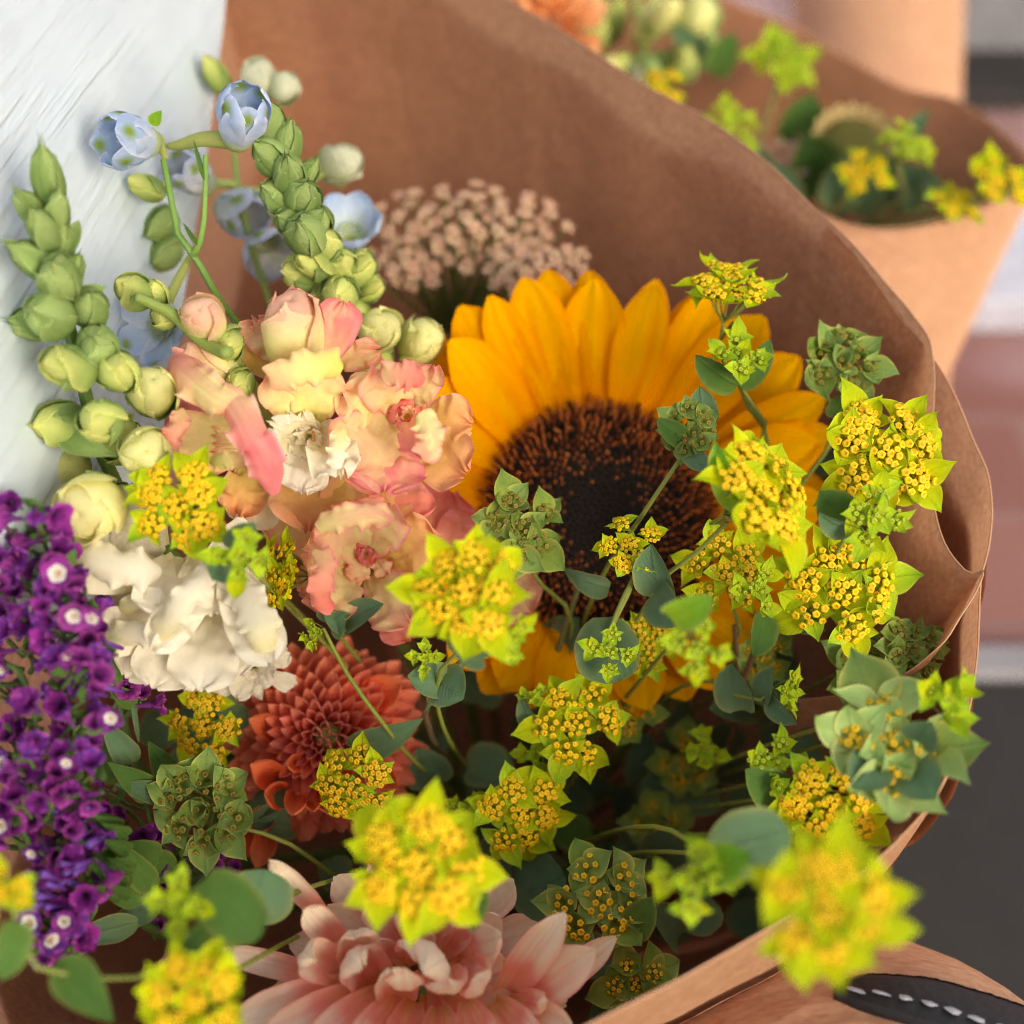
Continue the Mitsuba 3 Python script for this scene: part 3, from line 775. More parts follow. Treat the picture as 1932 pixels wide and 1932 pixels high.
stem_from(sprig_dark, [P(1385, 1180, .43), P(1378, 1400, .47)], .0009, S(120, 92, 66))
stem_from(sprig_dark, [P(1445, 1175, .41), P(1400, 1290, .43), P(1380, 1330, .45)], .0011, S(120, 92, 66))
stem_from(sprig_dark, [P(1090, 1110, .43), P(1040, 1270, .46)], .0011, S(96, 96, 58))
stem_from(sprig_dark, [P(880, 1238, .40), P(800, 1330, .42)], .0009, S(130, 110, 80))

# ------------------------------------------------------------------ snapdragons


BUDC, SEPC, TOPC = {}, shade([(0, S(118, 146, 78)), (1, S(150, 176, 104))], S(178, 198, 130), 5, var=.14), shade([(0, S(118, 146, 80)), (.6, S(140, 168, 98)), (1, S(160, 186, 114))], S(180, 200, 136), 6, var=.15)


def bud(parent, x, y, d, w, h, tilt, tone='pale', seed=0, sep=4, wrap=3, key='bud'):
    """a closed bud: body with wrapped petals and a green calyx; w, h across and along in grid units, tilt = where its tip leans"""
    rng = np.random.default_rng(2000 + seed + int(x * 11 + y * 3))
    u = unit(d); W, H = w * u * (.99 if tone in ('green', 'lime') else .93), h * u * (1.14 if tone in ('green', 'lime') else 1.0)
    n = facing(*tilt)
    base = P(x, y, d) - n * H * .5
    cols = {'pale': [S(170, 182, 104), S(222, 224, 146), S(238, 236, 164)], 'lime': [S(134, 158, 80), S(172, 192, 108), S(222, 226, 136)], 'green': [S(124, 150, 84), S(152, 176, 108), S(170, 192, 120)],
            'cream': [S(186, 192, 116), S(238, 234, 160), S(244, 236, 170)], 'peach': [S(222, 226, 150), S(240, 234, 164), S(246, 190, 166)], 'blue': [S(170, 180, 120), S(190, 202, 214), S(176, 194, 226)], 'whitegreen': [S(150, 164, 90), S(198, 204, 160), S(214, 216, 190)]}[tone]
    tip_ = {'green': .05, 'lime': .12}.get(tone, .2)
    prof = np.array([(.06, 0), (.30, .04), (.45, .18), (.5, .38), (.46, .58), (.36, .78), (tip_ + .04, .92), (tip_ * .5, .99), (.01, 1.0)])
    if tone not in ('green', 'lime'):
        prof = np.array([(.06, 0), (.30, .04), (.44, .18), (.5, .4), (.5, .6), (.46, .78), (.36, .92), (.2, 1.0), (.06, .97), (.01, .93)])
    m = lathe([(r * W, q * H) for r, q in prof], cols, sides=18, lobes=3, amp=.13, phase=rng.uniform(0, 6))
    Mx = frame(base, n, basis(n)[0])
    Mx[:3, 0] *= rng.uniform(.82, 1.06); Mx[:3, 2] *= rng.uniform(.82, 1.06)
    k = put(key, xf(Mx, m), 'petal_mat' if tone in ('pale', 'cream', 'peach', 'blue', 'whitegreen') else 'leaf_mat', parent)
    ph = rng.uniform(0, 6.28)
    pc, gc = (BUDC[tone] if tone in BUDC else BUDC.setdefault(tone, shade([(0, cols[0]), (.5, cols[1]), (1, cols[2])], np.clip(cols[2] * 1.08, 0, .9), 8, var=.14))), SEPC

    PRF = prof[:int(np.argmax(prof[:, 1])) + 1] if tone in ('green', 'lime') else np.vstack([prof[:8], [(.02, 1.03)]])

    def patch(phi, s0, s1, half, lift, flare, colf, point, nu=11, nv=10):
        sg, tg = np.meshgrid(np.linspace(0, 1, nu + 1), np.linspace(-1, 1, nv + 1), indexing='ij')
        hw = half * (np.sqrt(np.clip(1 - sg ** point, 0, 1)) * .96 + .04)
        top = s0 + (s1 - s0) * (sg - .10 * tg ** 2 * sg + .035 * np.sin(tg * 4 + phi) * sg)
        r = np.interp(np.clip(top, 0, 1), PRF[:, 1], PRF[:, 0])
        r = r * (1.03 + lift * np.clip(tg * .6 + .4, 0, 1) ** 2) + .02 + flare * np.clip(sg - .55, 0, 1) ** 2 + .03 * lift * np.sin(tg * 5 + phi * 3)
        a_ = phi + tg * hw
        Vv = np.stack([r * np.cos(a_) * W, (top + np.clip(top - .97, 0, 1) * .5) * H, r * np.sin(a_) * W], -1).reshape(-1, 3)
        return xf(Mx, (Vv, grid(nu, nv), enc(np.stack([tg * .5 + .5, sg], -1).reshape(-1, 2), colf)))
    for i in range(wrap):
        put('petal', patch(ph + i * 6.283 / max(wrap, 1) + rng.uniform(-.3, .3), .06, rng.uniform(.93, 1.06), rng.uniform(1.2, 1.6), rng.uniform(.12, .34), rng.uniform(-.05, .4), pc, 5), 'petal_mat', k)
    for i in range(sep):
        top_ = (rng.uniform(1.0, 1.16) if tone == 'green' else rng.uniform(.6, .82) if tone == 'lime' else rng.uniform(.34, .5))
        put('sepal', patch(ph + .5 + i * 6.283 / max(sep, 1) + rng.uniform(-.2, .2), -.02, top_, rng.uniform(.85, 1.1), .16, rng.uniform(.05, .3), gc, 2.2), 'leaf_mat', k)
    return k


def spike(label, axis, r, buds_, tops=(), group=None, seed=0, col=S(106, 138, 66)):
    k = thing('snapdragon', label, 'flower', 'snapdragons')
    pts = [P(*q) for q in axis]
    stem_from(k, pts, r, col)
    for i, q in enumerate(buds_):
        bud(k, *q[:6], **(q[6] if len(q) > 6 else {}), seed=seed + i * 17)
    for i, (p0, p1, w, *o) in enumerate(tops):
        leaf_px(k, p0, p1, w, col=TOPC, cup=1.0, cup1=.8, prof='ovate', seed=seed + i * 3, key='sepal', bend=(.3, -.7), **(o[0] if o else {}))
    return k


G = dict(tone='green', wrap=1, sep=3)
L = dict(tone='lime', wrap=2, sep=3)
spike('green snapdragon spike in bud at the left, pale buds at its foot', [(92, 330, .352), (110, 520, .362), (150, 700, .378), (210, 900, .40)], .0019, [
    (90, 330, .352, 62, 110, (.05, -.75), G), (60, 395, .355, 55, 90, (-.35, -.6), G), (108, 400, .352, 52, 95, (.3, -.65), G), (78, 430, .349, 62, 100, (-.05, -.4), G), (116, 455, .358, 52, 85, (.4, -.5), G),
    (60, 490, .352, 62, 95, (-.6, -.4), G), (110, 520, .350, 78, 95, (.15, -.3), G), (138, 510, .358, 50, 85, (.5, -.5), G), (92, 592, .352, 96, 88, (-.25, -.05), G), (168, 580, .360, 72, 95, (.3, -.35), G), (62, 610, .366, 70, 90, (-.6, 0), G),
    (182, 650, .360, 80, 92, (.2, -.15), G), (124, 690, .356, 88, 100, (-.35, .0), L), (222, 700, .362, 86, 96, (.35, -.05), L), (188, 795, .356, 88, 100, (.02, .12), L), (112, 800, .372, 84, 100, (-.55, .1), L), (288, 740, .375, 96, 128, (.25, -.35), dict(tone='pale', wrap=2, sep=3)),
    (275, 855, .366, 98, 118, (.28, -.02), dict(tone='pale')), (105, 885, .388, 110, 120, (-.5, .2), dict(tone='pale', wrap=3)), (172, 955, .362, 128, 118, (-.12, .3), dict(tone='cream', wrap=4, sep=2)), (230, 830, .385, 90, 100, (.2, 0), L), (230, 960, .39, 100, 110, (.3, .2), dict(tone='pale'))],
    tops=[((70, 490, .355), (5, 452, .35), 40), ((120, 480, .357), (150, 415, .36), 40), ((150, 560, .36), (200, 540, .36), 40), ((80, 640, .36), (30, 590, .36), 36), ((110, 820, .37), (215, 860, .37), 60)], seed=1)
spike('tall green snapdragon spike with overlapping pointed sepals, in the middle behind the blue flowers', [(512, 215, .418), (545, 330, .422), (590, 450, .43), (650, 560, .44), (720, 680, .455)], .002, [
    (512, 235, .416, 62, 90, (-.1, -.8), G), (540, 270, .418, 60, 90, (.3, -.65), G), (510, 295, .414, 62, 84, (-.5, -.3), G), (545, 325, .414, 72, 84, (.1, -.4), G), (580, 330, .424, 48, 80, (.55, -.55), G), (525, 372, .42, 66, 84, (-.5, -.25), G),
    (572, 372, .416, 66, 84, (.3, -.35), G), (548, 420, .42, 66, 80, (-.4, -.1), G), (596, 420, .42, 66, 84, (.45, -.35), G), (575, 440, .415, 70, 84, (-.1, -.2), G), (615, 462, .422, 62, 76, (.15, -.3), L), (590, 492, .424, 66, 80, (-.45, .0), L),
    (562, 512, .43, 66, 60, (-.7, .05), L), (640, 500, .43, 62, 80, (.3, -.1), L), (678, 505, .436, 68, 84, (.5, -.15), L), (640, 555, .43, 72, 84, (0, .1), L), (700, 545, .44, 52, 80, (.5, -.1), L), (612, 560, .44, 60, 70, (-.5, .1), L), (660, 600, .44, 72, 84, (.1, .1), L),
    (715, 622, .438, 82, 92, (.3, -.1), dict(tone='pale', wrap=3, sep=3)), (792, 645, .45, 92, 120, (.35, -.1), dict(tone='pale', wrap=3, sep=2)), (700, 680, .45, 80, 100, (.2, 0), L)], seed=2)

PEACH = dict(y=S(248, 234, 158), p=S(248, 184, 150), k=S(242, 146, 144), o=S(250, 210, 158), c=S(244, 234, 188), w=S(248, 242, 224), c2=S(242, 162, 138))


def pet(stops, edge=None, **kw):
    return shade(stops, edge, **{'var': .12, **kw})


PC = {
    'peach': pet([(0, PEACH['y']), (.5, PEACH['o']), (.9, PEACH['p']), (1, PEACH['p'])], PEACH['k'], ew=7, es=.6, patch=PEACH['y'], pk=.55),
    'yellow': pet([(0, S(214, 214, 110)), (.5, PEACH['y']), (.85, PEACH['o']), (1, PEACH['p'])], PEACH['p'], ew=6, es=.4),
    'pink': pet([(0, PEACH['o']), (.35, PEACH['p']), (.75, PEACH['k']), (1, PEACH['k'])], S(226, 128, 146), ew=4, es=.5, patch=PEACH['o'], pk=.6),
    'coral': pet([(0, PEACH['o']), (.5, PEACH['c2']), (1, S(224, 120, 110))], PEACH['k'], ew=5),
    'cream': pet([(0, S(222, 220, 140)), (.5, PEACH['c']), (1, PEACH['w'])], PEACH['w'], ew=5, es=.8),
    'white': pet([(0, S(222, 216, 168)), (.4, S(236, 230, 208)), (1, S(240, 234, 220))], None, var=.06),
    'gold': pet([(0, S(216, 200, 100)), (.6, S(240, 198, 118)), (1, S(240, 172, 124))], PEACH['p'], ew=6),
}


def ruffled(parent, x, y, d, size, tilt, layers, seed=0, key='petal'):
    """ruffled petals round a centre; layers: (count, length, width, elevation, ruffle, colour, twist of ring)"""
    rng = np.random.default_rng(3000 + seed)
    n = facing(*tilt); a, b = basis(n)
    d += 0 if parent.startswith('white') else .022
    c = P(x, y, d); u = unit(d) * size / 2
    for (cnt, ln, wd, el, rf, colk, ph) in layers:
        for i in range(cnt):
            th = ph + i * 6.283 / cnt + rng.uniform(-.3, .3)
            rd = a * math.cos(th) + b * math.sin(th)
            e = el + rng.uniform(-.35, .35)
            yv = rd * math.cos(e) + n * math.sin(e); zv = n * math.cos(e) - rd * math.sin(e)
            m = blade(ln * u * rng.uniform(.88, 1.12), wd * u * rng.uniform(.88, 1.12), 'petal', (.15, rng.uniform(-1.0, -.1)), rng.uniform(.3, .9), rng.uniform(-.5, .3), ruf=rf, rf=rng.uniform(1.6, 2.6), col=PC[colk], nu=20, nv=20, rng=rng, twist=rng.uniform(-.4, .4), lump=.06, tip=rng.uniform(-1.4, .3), fril=.05)
            put(key, xf(frame(c - n * u * .25 + rd * u * .06, yv, zv), m), 'petal_mat', parent)


k = thing('snapdragon', 'peach pink and yellow ruffled snapdragon, large open blossoms in the left centre', 'flower', 'snapdragons')
stem_from(k, [P(425, 655, .382), P(480, 735, .392), P(580, 900, .42)], .0023, S(146, 160, 84))
for i, q in enumerate([(250, 548, .358, 62, 76, (-.45, -.3), L), (292, 553, .362, 52, 62, (.2, -.4), L), (308, 598, .36, 56, 66, (.1, .1), L), (384, 602, .352, 92, 100, (.05, -.25), dict(tone='peach', wrap=3, sep=3)), (430, 648, .36, 66, 80, (.2, .2), L), (400, 685, .362, 70, 130, (-.65, -.35), dict(tone='peach', wrap=2, sep=2)), (452, 722, .362, 62, 66, (-.1, .2), L)]):
    bud(k, q[0], q[1], q[2] + .02, *q[3:6], **q[6], seed=70 + i)
stem_from(k, [P(255, 560, .365), P(310, 585, .37), P(390, 650, .372), P(430, 665, .365)], .0016, S(140, 160, 80), deep=False)


def pp(p0, p1, w, colk, parent=None, **kw):
    kw = {'cup': .7, 'cup1': .1, 'ruf': .16, 'rf': 2.8, 'bend': (.2, -.7), 'nu': 28, 'nv': 26, 'lump': .07, 'prof': 'petal', **kw}
    sh = 0 if k.startswith('white') else .022
    p0, p1 = (p0[0], p0[1], p0[2] + sh), (p1[0], p1[1], p1[2] + sh)
    kw.setdefault('fril', .055)
    return leaf_px(parent or k, p0, p1, w, col=PC[colk], key='petal', mat='petal_mat', **kw)


# topmost tube blossom
bud(k, 556, 630, .384, 118, 165, (.0, -.72), tone='peach', wrap=4, sep=0, seed=5, key='tube')
pp((610, 700, .366), (648, 572, .36), 88, 'pink', cup=.9, seed=1, ruf=.03)
pp((610, 690, .375), (706, 662, .37), 60, 'peach', seed=2)
pp((520, 710, .374), (448, 632, .372), 100, 'gold', seed=3)
pp((540, 700, .372), (480, 600, .37), 80, 'peach', seed=4)
# long curling pink lip and the blossom behind it


def ribbon(parent, pts, w, pid, arch=1.1, seed=0, ruf=.10, nv=14, n=44):
    rng = np.random.default_rng(seed)
    q = spline([P(*p) for p in pts], n)
    s = np.linspace(0, 1, n)
    tg = np.gradient(q, axis=0); tg /= np.linalg.norm(tg, axis=1, keepdims=True)
    nz = C0 - q; nz -= tg * (nz * tg).sum(1, keepdims=True); nz /= np.linalg.norm(nz, axis=1, keepdims=True)
    sd = np.cross(tg, nz)
    hw = w * unit(pts[0][2]) / 2 * np.clip(np.minimum(s * 5 + .45, (1 - s) * 5 + .4), 0, 1)
    t = np.linspace(-1, 1, nv + 1)
    a, b = rng.uniform(0, 6.28, 2)
    edge = np.abs(t)[None] ** 3
    wav = np.where(t[None] > 0, np.sin(s[:, None] * 17 + a) + .5 * np.sin(s[:, None] * 41 + b), np.sin(s[:, None] * 13 + b) + .5 * np.sin(s[:, None] * 35 + a))
    x = hw[:, None] * np.sin(arch * t) / arch * (1 + .16 * edge * wav)
    h = -hw[:, None] * (1 - np.cos(arch * t)) / arch + hw[:, None] * ruf * 2.2 * edge * wav
    V = q[:, None] + sd[:, None] * x[..., None] + nz[:, None] * h[..., None]
    uv = np.stack(np.meshgrid((t + 1) / 2, s), -1).reshape(-1, 2)
    return put('petal', (V.reshape(-1, 3), grid(n - 1, nv), enc(uv, pid)), 'petal_mat', parent)


LIPA = pet([(0, S(240, 150, 156)), (.3, PEACH['p']), (.6, PEACH['y']), (1, PEACH['o'])], S(246, 186, 176), ew=5, var=.12, patch=PEACH['p'], pk=.4, streak=S(236, 158, 146))
LIPB = pet([(0, PEACH['o']), (.25, PEACH['p']), (.55, S(238, 126, 134)), (1, S(240, 140, 148))], S(248, 196, 190), ew=5, var=.12, patch=S(244, 164, 150), pk=.4, streak=S(230, 116, 124))
ribbon(k, [(318, 680, .376), (340, 695, .368), (378, 728, .362), (412, 752, .360), (452, 790, .366)], 104, LIPA, arch=1.5, seed=3, ruf=.26)
ribbon(k, [(425, 742, .366), (458, 790, .356), (482, 835, .352), (505, 880, .358), (519, 934, .37)], 100, LIPB, arch=1.5, seed=12, ruf=.2)
ribbon(k, [(345, 770, .372), (338, 800, .368), (322, 830, .366), (335, 870, .37)], 46, PC['pink'], arch=1.2, seed=13, ruf=.24)
ribbon(k, [(395, 870, .374), (440, 868, .368), (478, 862, .37)], 44, PC['yellow'], arch=1.2, seed=14, ruf=.2)
ribbon(k, [(645, 700, .37), (600, 690, .366), (545, 705, .366), (515, 735, .37)], 74, PC['yellow'], arch=.9, seed=4)
ribbon(k, [(650, 810, .374), (636, 850, .37), (640, 885, .372)], 46, PC['cream'], arch=1.2, seed=5, ruf=.2)
ribbon(k, [(600, 1000, .374), (640, 980, .368), (690, 972, .366), (740, 985, .37)], 56, PC['peach'], arch=.9, seed=6, ruf=.16)
ribbon(k, [(590, 1040, .376), (612, 1075, .37), (605, 1120, .37), (630, 1150, .374)], 52, PC['coral'], arch=.9, seed=7, ruf=.18)
ribbon(k, [(722, 715, .374), (760, 708, .37), (800, 722, .372)], 60, PC['coral'], arch=.9, seed=8, ruf=.2)
ribbon(k, [(790, 780, .37), (812, 820, .366), (800, 870, .368)], 60, PC['peach'], arch=.9, seed=9, ruf=.2)
pp((500, 830, .378), (316, 822, .362), 100, 'yellow', seed=10, cup=.9, ruf=.08)
pp((490, 845, .382), (340, 870, .37), 80, 'peach', seed=11, cup=.8, ruf=.1)
pp((470, 850, .388), (330, 770, .38), 90, 'pink', seed=12, ruf=.08)
for i in range(4):
    pp((500, 840, .376), (400, 805 + i * 16, .366), 22, 'yellow', seed=40 + i, cup=1.3, ruf=.01, prof='strap')
pp((470, 870, .386), (452, 968, .375), 90, 'gold', seed=13)
pp((500, 900, .39), (470, 990, .385), 100, 'cream', seed=14, ruf=.03)
# blossom with the cream crumpled centre
ruffled(k, 585, 825, .366, 150, (.15, .05), [(6, .78, .46, .8, .2, 'cream', 0), (6, .6, .36, 1.15, .24, 'cream', .4), (5, .5, .26, 1.3, .14, 'yellow', .9)], seed=11)
pp((585, 800, .37), (520, 708, .352), 105, 'yellow', seed=15, cup=.4, ruf=.09)
pp((590, 800, .37), (600, 690, .352), 110, 'yellow', seed=16, cup=.5, ruf=.08)
pp((600, 830, .372), (640, 880, .352), 100, 'cream', seed=18, cup=1.0, roll=.5, ruf=.12)
pp((580, 840, .37), (572, 918, .356), 92, 'white', seed=19, cup=.3, ruf=.07)
pp((560, 830, .372), (525, 810, .355), 80, 'cream', seed=20, cup=.9)
# right blossom
ruffled(k, 768, 785, .372, 130, (.1, -.1), [(4, .7, .6, .9, .14, 'coral', .3), (4, .5, .45, 1.15, .18, 'peach', .9), (3, .35, .3, 1.3, .1, 'coral', .2)], seed=12)
pp((750, 800, .376), (650, 880, .355), 165, 'peach', seed=21, cup=.5, ruf=.06)
pp((740, 830, .376), (725, 925, .353), 150, 'pink', seed=22, cup=.6, ruf=.06)
pp((740, 780, .376), (655, 740, .358), 110, 'yellow', seed=23, cup=.7)
pp((755, 770, .376), (720, 702, .356), 120, 'peach', seed=24, cup=.8, ruf=.08)
pp((775, 770, .376), (812, 700, .362), 70, 'peach', seed=25, cup=.7)
pp((785, 790, .378), (880, 800, .364), 110, 'gold', seed=26, cup=.3, ruf=.07)
pp((780, 820, .378), (868, 885, .362), 120, 'gold', seed=27, cup=.3, ruf=.06)
pp((770, 790, .374), (800, 850, .350), 75, 'coral', seed=28, cup=.9, ruf=.1)
# big plain petals between the blossoms
pp((620, 880, .392), (590, 985, .370), 180, 'gold', seed=29, cup=.5, ruf=.03)
pp((690, 890, .392), (690, 990, .376), 180, 'gold', seed=30, cup=.5, ruf=.03)
pp((750, 890, .392), (762, 990, .378), 130, 'coral', seed=31, cup=.6, ruf=.03)
pp((620, 920, .398), (530, 1040, .39), 150, 'peach', seed=32, ruf=.03)
# lowest blossom
ruffled(k, 690, 1045, .372, 150, (.05, .1), [(5, .72, .6, .75, .16, 'peach', .1), (4, .5, .45, 1.0, .2, 'coral', .8), (4, .36, .3, 1.25, .14, 'pink', .3)], seed=13)
pp((690, 1040, .378), (640, 985, .356), 120, 'peach', seed=33, cup=.9, ruf=.1, tip=-.6)
pp((690, 1035, .378), (720, 975, .358), 120, 'peach', seed=34, cup=.9, ruf=.1, tip=-.6)
pp((670, 1060, .378), (578, 1040, .36), 110, 'yellow', seed=35, ruf=.1)
pp((670, 1080, .378), (612, 1140, .358), 105, 'peach', seed=36, ruf=.12)
pp((720, 1050, .378), (822, 1020, .364), 130, 'gold', seed=37, cup=.3, ruf=.06)
pp((720, 1070, .378), (815, 1095, .366), 110, 'gold', seed=38, cup=.3, ruf=.06)
pp((700, 1090, .38), (765, 1165, .36), 120, 'peach', seed=39, cup=.4, ruf=.07)
pp((650, 1080, .384), (575, 1120, .372), 100, 'peach', seed=51, ruf=.06)
pp((730, 1130, .40), (775, 1200, .39), 100, 'coral', seed=52, ruf=.05)
pp((800, 1040, .42), (850, 930, .41), 130, 'coral', seed=53, ruf=.04)
pp((830, 1060, .42), (900, 985, .41), 110, 'coral', seed=54, ruf=.05)
pp((930, 1090, .42), (1000, 1150, .41), 110, 'peach', seed=55, ruf=.05)
pp((900, 1050, .42), (1010, 1080, .412), 100, 'peach', seed=56, ruf=.05)

# white blossoms
k = thing('white_snapdragon', 'white snapdragon blossoms with curled petals beside the purple statice', 'flower')
stem_from(k, [P(350, 1180, .41), P(420, 1260, .43)], .002, S(120, 140, 80))
pw = dict(ruf=.05, fril=.018, cup=.65, lump=.045)
for i, (a_, b_, w_, o_) in enumerate([((330, 1090, .385), (128, 1052, .37), 120, dict(cup=-.6, tip=-.5)), ((310, 1030, .385), (252, 915, .375), 72, {}), ((300, 1080, .39), (240, 990, .376), 90, {}), ((340, 1050, .386), (320, 1165, .362), 150, dict(cup=.9, tip=.3)), ((370, 1050, .386), (392, 1150, .37), 110, {}),
                                     ((410, 1080, .385), (302, 1205, .358), 82, dict(cup=-.7, ruf=.12)), ((330, 1180, .392), (195, 1195, .368), 95, dict(cup=-.6, tip=-.6)), ((340, 1150, .392), (245, 1150, .375), 80, dict(cup=.9)), ((430, 1110, .385), (505, 1230, .362), 100, dict(cup=.7)), ((420, 1090, .385), (470, 1170, .366), 90, dict(cup=1.1, roll=.5)),
                                     ((400, 1150, .39), (378, 1290, .37), 130, dict(cup=.6)), ((350, 1170, .39), (292, 1290, .372), 120, dict(cup=.7)), ((390, 1170, .392), (350, 1300, .376), 100, dict(cup=.8)), ((250, 1130, .40), (180, 1120, .39), 110, {}), ((280, 1170, .40), (215, 1245, .385), 90, {}), ((410, 1200, .395), (440, 1270, .38), 110, {}), ((470, 1120, .395), (500, 1090, .39), 80, {}), ((460, 1040, .40), (420, 1000, .39), 90, {}), ((300, 1200, .395), (240, 1270, .38), 90, {})]):
    pp(a_, b_, w_, 'white', **{**pw, **o_}, seed=60 + i)
WR = PC['white']
ribbon(k, [(126, 1050, .366), (175, 1058, .36), (240, 1072, .36), (305, 1078, .368)], 92, WR, arch=1.2, seed=21, ruf=.10)
ribbon(k, [(302, 1212, .362), (325, 1165, .356), (365, 1115, .356), (412, 1068, .366)], 64, WR, arch=1.2, seed=22, ruf=.16)
ribbon(k, [(180, 1206, .372), (240, 1198, .365), (300, 1192, .362), (345, 1178, .368)], 62, WR, arch=1.2, seed=23, ruf=.12)
ribbon(k, [(500, 1232, .362), (492, 1185, .36), (468, 1135, .364), (440, 1095, .372)], 84, WR, arch=1.0, seed=24, ruf=.06)
ribbon(k, [(240, 1160, .374), (262, 1135, .366), (300, 1128, .364), (330, 1140, .37)], 50, WR, arch=1.3, seed=25, ruf=.14)
ribbon(k, [(258, 1010, .374), (252, 965, .368), (262, 920, .37)], 58, WR, arch=1.1, seed=26, ruf=.08)
ruffled(k, 478, 1262, .415, 165, (.1, .2), [(7, 1.0, .55, .35, .05, 'white', 0), (6, .8, .5, .8, .05, 'white', .4), (4, .5, .4, 1.2, .05, 'white', .1)], seed=14)

# ------------------------------------------------------------------ delphinium
DB = pet([(0, S(206, 216, 150)), (.25, S(206, 218, 214)), (.6, S(190, 208, 236)), (1, S(166, 190, 232))], S(206, 216, 242), ew=5, es=.5, var=.10)


dw = [(0, S(198, 204, 150)), (.5, S(214, 218, 226)), (1, S(188, 196, 228))]
DBS = pet([(0, S(206, 214, 170)), (.25, S(196, 210, 226)), (.7, S(176, 198, 232)), (1, S(168, 188, 230))], S(214, 220, 240), ew=5, es=.5, var=.10, spot=S(136, 160, 66))
DW, DWS = pet(dw, None, var=.08), pet(dw, None, var=.08, spot=S(136, 160, 66))


def delph(parent, x, y, d, size, tilt, open_=.25, n=5, seed=0, spur=None, col=None, spots=True):
    rng = np.random.default_rng(4000 + seed)
    nn = facing(*tilt); a, b = basis(nn); u = unit(d) * size
    c = P(x, y, d)
    base = c - nn * u * .5
    fk = name(parent + '__flower')
    scene_m = lathe([(.02 * u, -.04 * u), (.16 * u, .0), (.25 * u, .14 * u), (.25 * u, .3 * u)], [S(170, 186, 100), S(196, 208, 190)], sides=10)
    m = xf(frame(base, nn, a), scene_m)
    scene[fk] = mikit.ply((m[0], m[1]), 'petal_mat', smooth=True, uv=m[2])
    for i in range(n):
        th = i * 6.283 / n + rng.uniform(-.15, .15) + seed
        rd = a * math.cos(th) + b * math.sin(th)
        e = 1.35 - open_ * 1.2
        yv = rd * math.cos(e) + nn * math.sin(e); zv = nn * math.cos(e) - rd * math.sin(e)
        cf = (DWS if col else DBS) if spots else (col or DB)
        m = blade(u * rng.uniform(1.0, 1.12), u * .78, 'round', (-.25 * (1 - open_), .85 * (1.15 - open_)), .95, .75, ruf=.015, col=cf, nu=18, nv=12, rng=rng, lump=.03, tip=.5)
        put('petal', xf(frame(base + rd * u * .10, yv, zv), m), 'petal_mat', fk)
    if spur:
        pts = [P(*q) for q in spur]
        put('spur', tube([base + nn * u * .1] + pts, np.linspace(.15 * u, .05 * u, len(pts) + 1), S(178, 186, 110), sides=9), 'petal_mat', fk)


k = thing('delphinium', 'pale blue delphinium with two green spotted blossoms in front of the white board', 'flower', 'delphiniums')
delph(k, 455, 225, .400, 128, (.34, -.56), .14, 6, 1, spur=[(385, 262, .408), (345, 272, .41), (318, 276, .412)])
delph(k, 245, 266, .400, 120, (-.66, .16), .24, 6, 2, spur=[(300, 268, .412), (312, 300, .412)])
leaf_px(k, (285, 235, .412), (305, 208, .41), 26, 'lime', prof='ovate')
stem_from(k, [P(388, 292, .408), P(386, 400, .41), P(376, 460, .412), P(365, 480, .414)], .0009, S(122, 160, 72), deep=False)
stem_from(k, [P(308, 300, .41), P(322, 370, .41), P(328, 420, .412), P(365, 480, .414), P(420, 575, .425), P(470, 640, .44)], .0011, S(112, 150, 66))
leaf_px(k, (385, 340, .406), (365, 262, .404), 12, 'green', prof='ovate', cup=1)
leaf_px(k, (372, 462, .41), (345, 420, .408), 12, 'green', prof='ovate', cup=1)
k = thing('delphinium', 'blurred pale delphinium blossoms and green buds behind the blue pair', 'flower', 'delphiniums')
stem_from(k, [P(440, 200, .48), P(445, 330, .475), P(470, 450, .47), P(520, 600, .48)], .0012, S(130, 150, 76))
for i, q in enumerate([(404, 140, .49, 50, 74, (-.3, -.5), dict(tone='lime', wrap=1, sep=2)), (490, 152, .49, 74, 74, (.1, -.2), dict(tone='whitegreen', wrap=2, sep=2)), (535, 165, .485, 60, 60, (.6, .1), dict(tone='whitegreen', wrap=1, sep=1)), (640, 310, .49, 78, 92, (.7, -.1), dict(tone='whitegreen', wrap=3, sep=2)), (275, 352, .43, 50, 70, (-.6, -.2), dict(tone='lime', wrap=1, sep=2)), (300, 425, .45, 55, 120, (-.1, .5), dict(tone='green', wrap=1, sep=2)), (310, 480, .45, 60, 90, (-.2, .5), dict(tone='green', wrap=1, sep=2))]):
    bud(k, *q[:6], **q[6], seed=90 + i)
delph(k, 365, 330, .45, 100, (-.5, -.3), .15, 5, 4, col=DW)
delph(k, 450, 400, .47, 120, (.7, .35), .15, 5, 5, col=DW)
delph(k, 505, 470, .475, 100, (.35, .7), .35, 5, 6, col=DW)
delph(k, 660, 425, .47, 95, (.1, -.4), .45, 5, 7, spots=False)
delph(k, 288, 618, .415, 92, (-.3, .2), .6, 5, 8, spur=[(320, 560, .415), (350, 500, .42), (360, 480, .425)])
stem_from(k, [P(285, 355, .44), P(380, 345, .46), P(445, 350, .475)], .0014, S(170, 180, 100), deep=False)
stem_from(k, [P(640, 310, .49), P(560, 350, .485), P(450, 355, .475)], .0010, S(140, 150, 86), deep=False)

# ------------------------------------------------------------------ yarrow


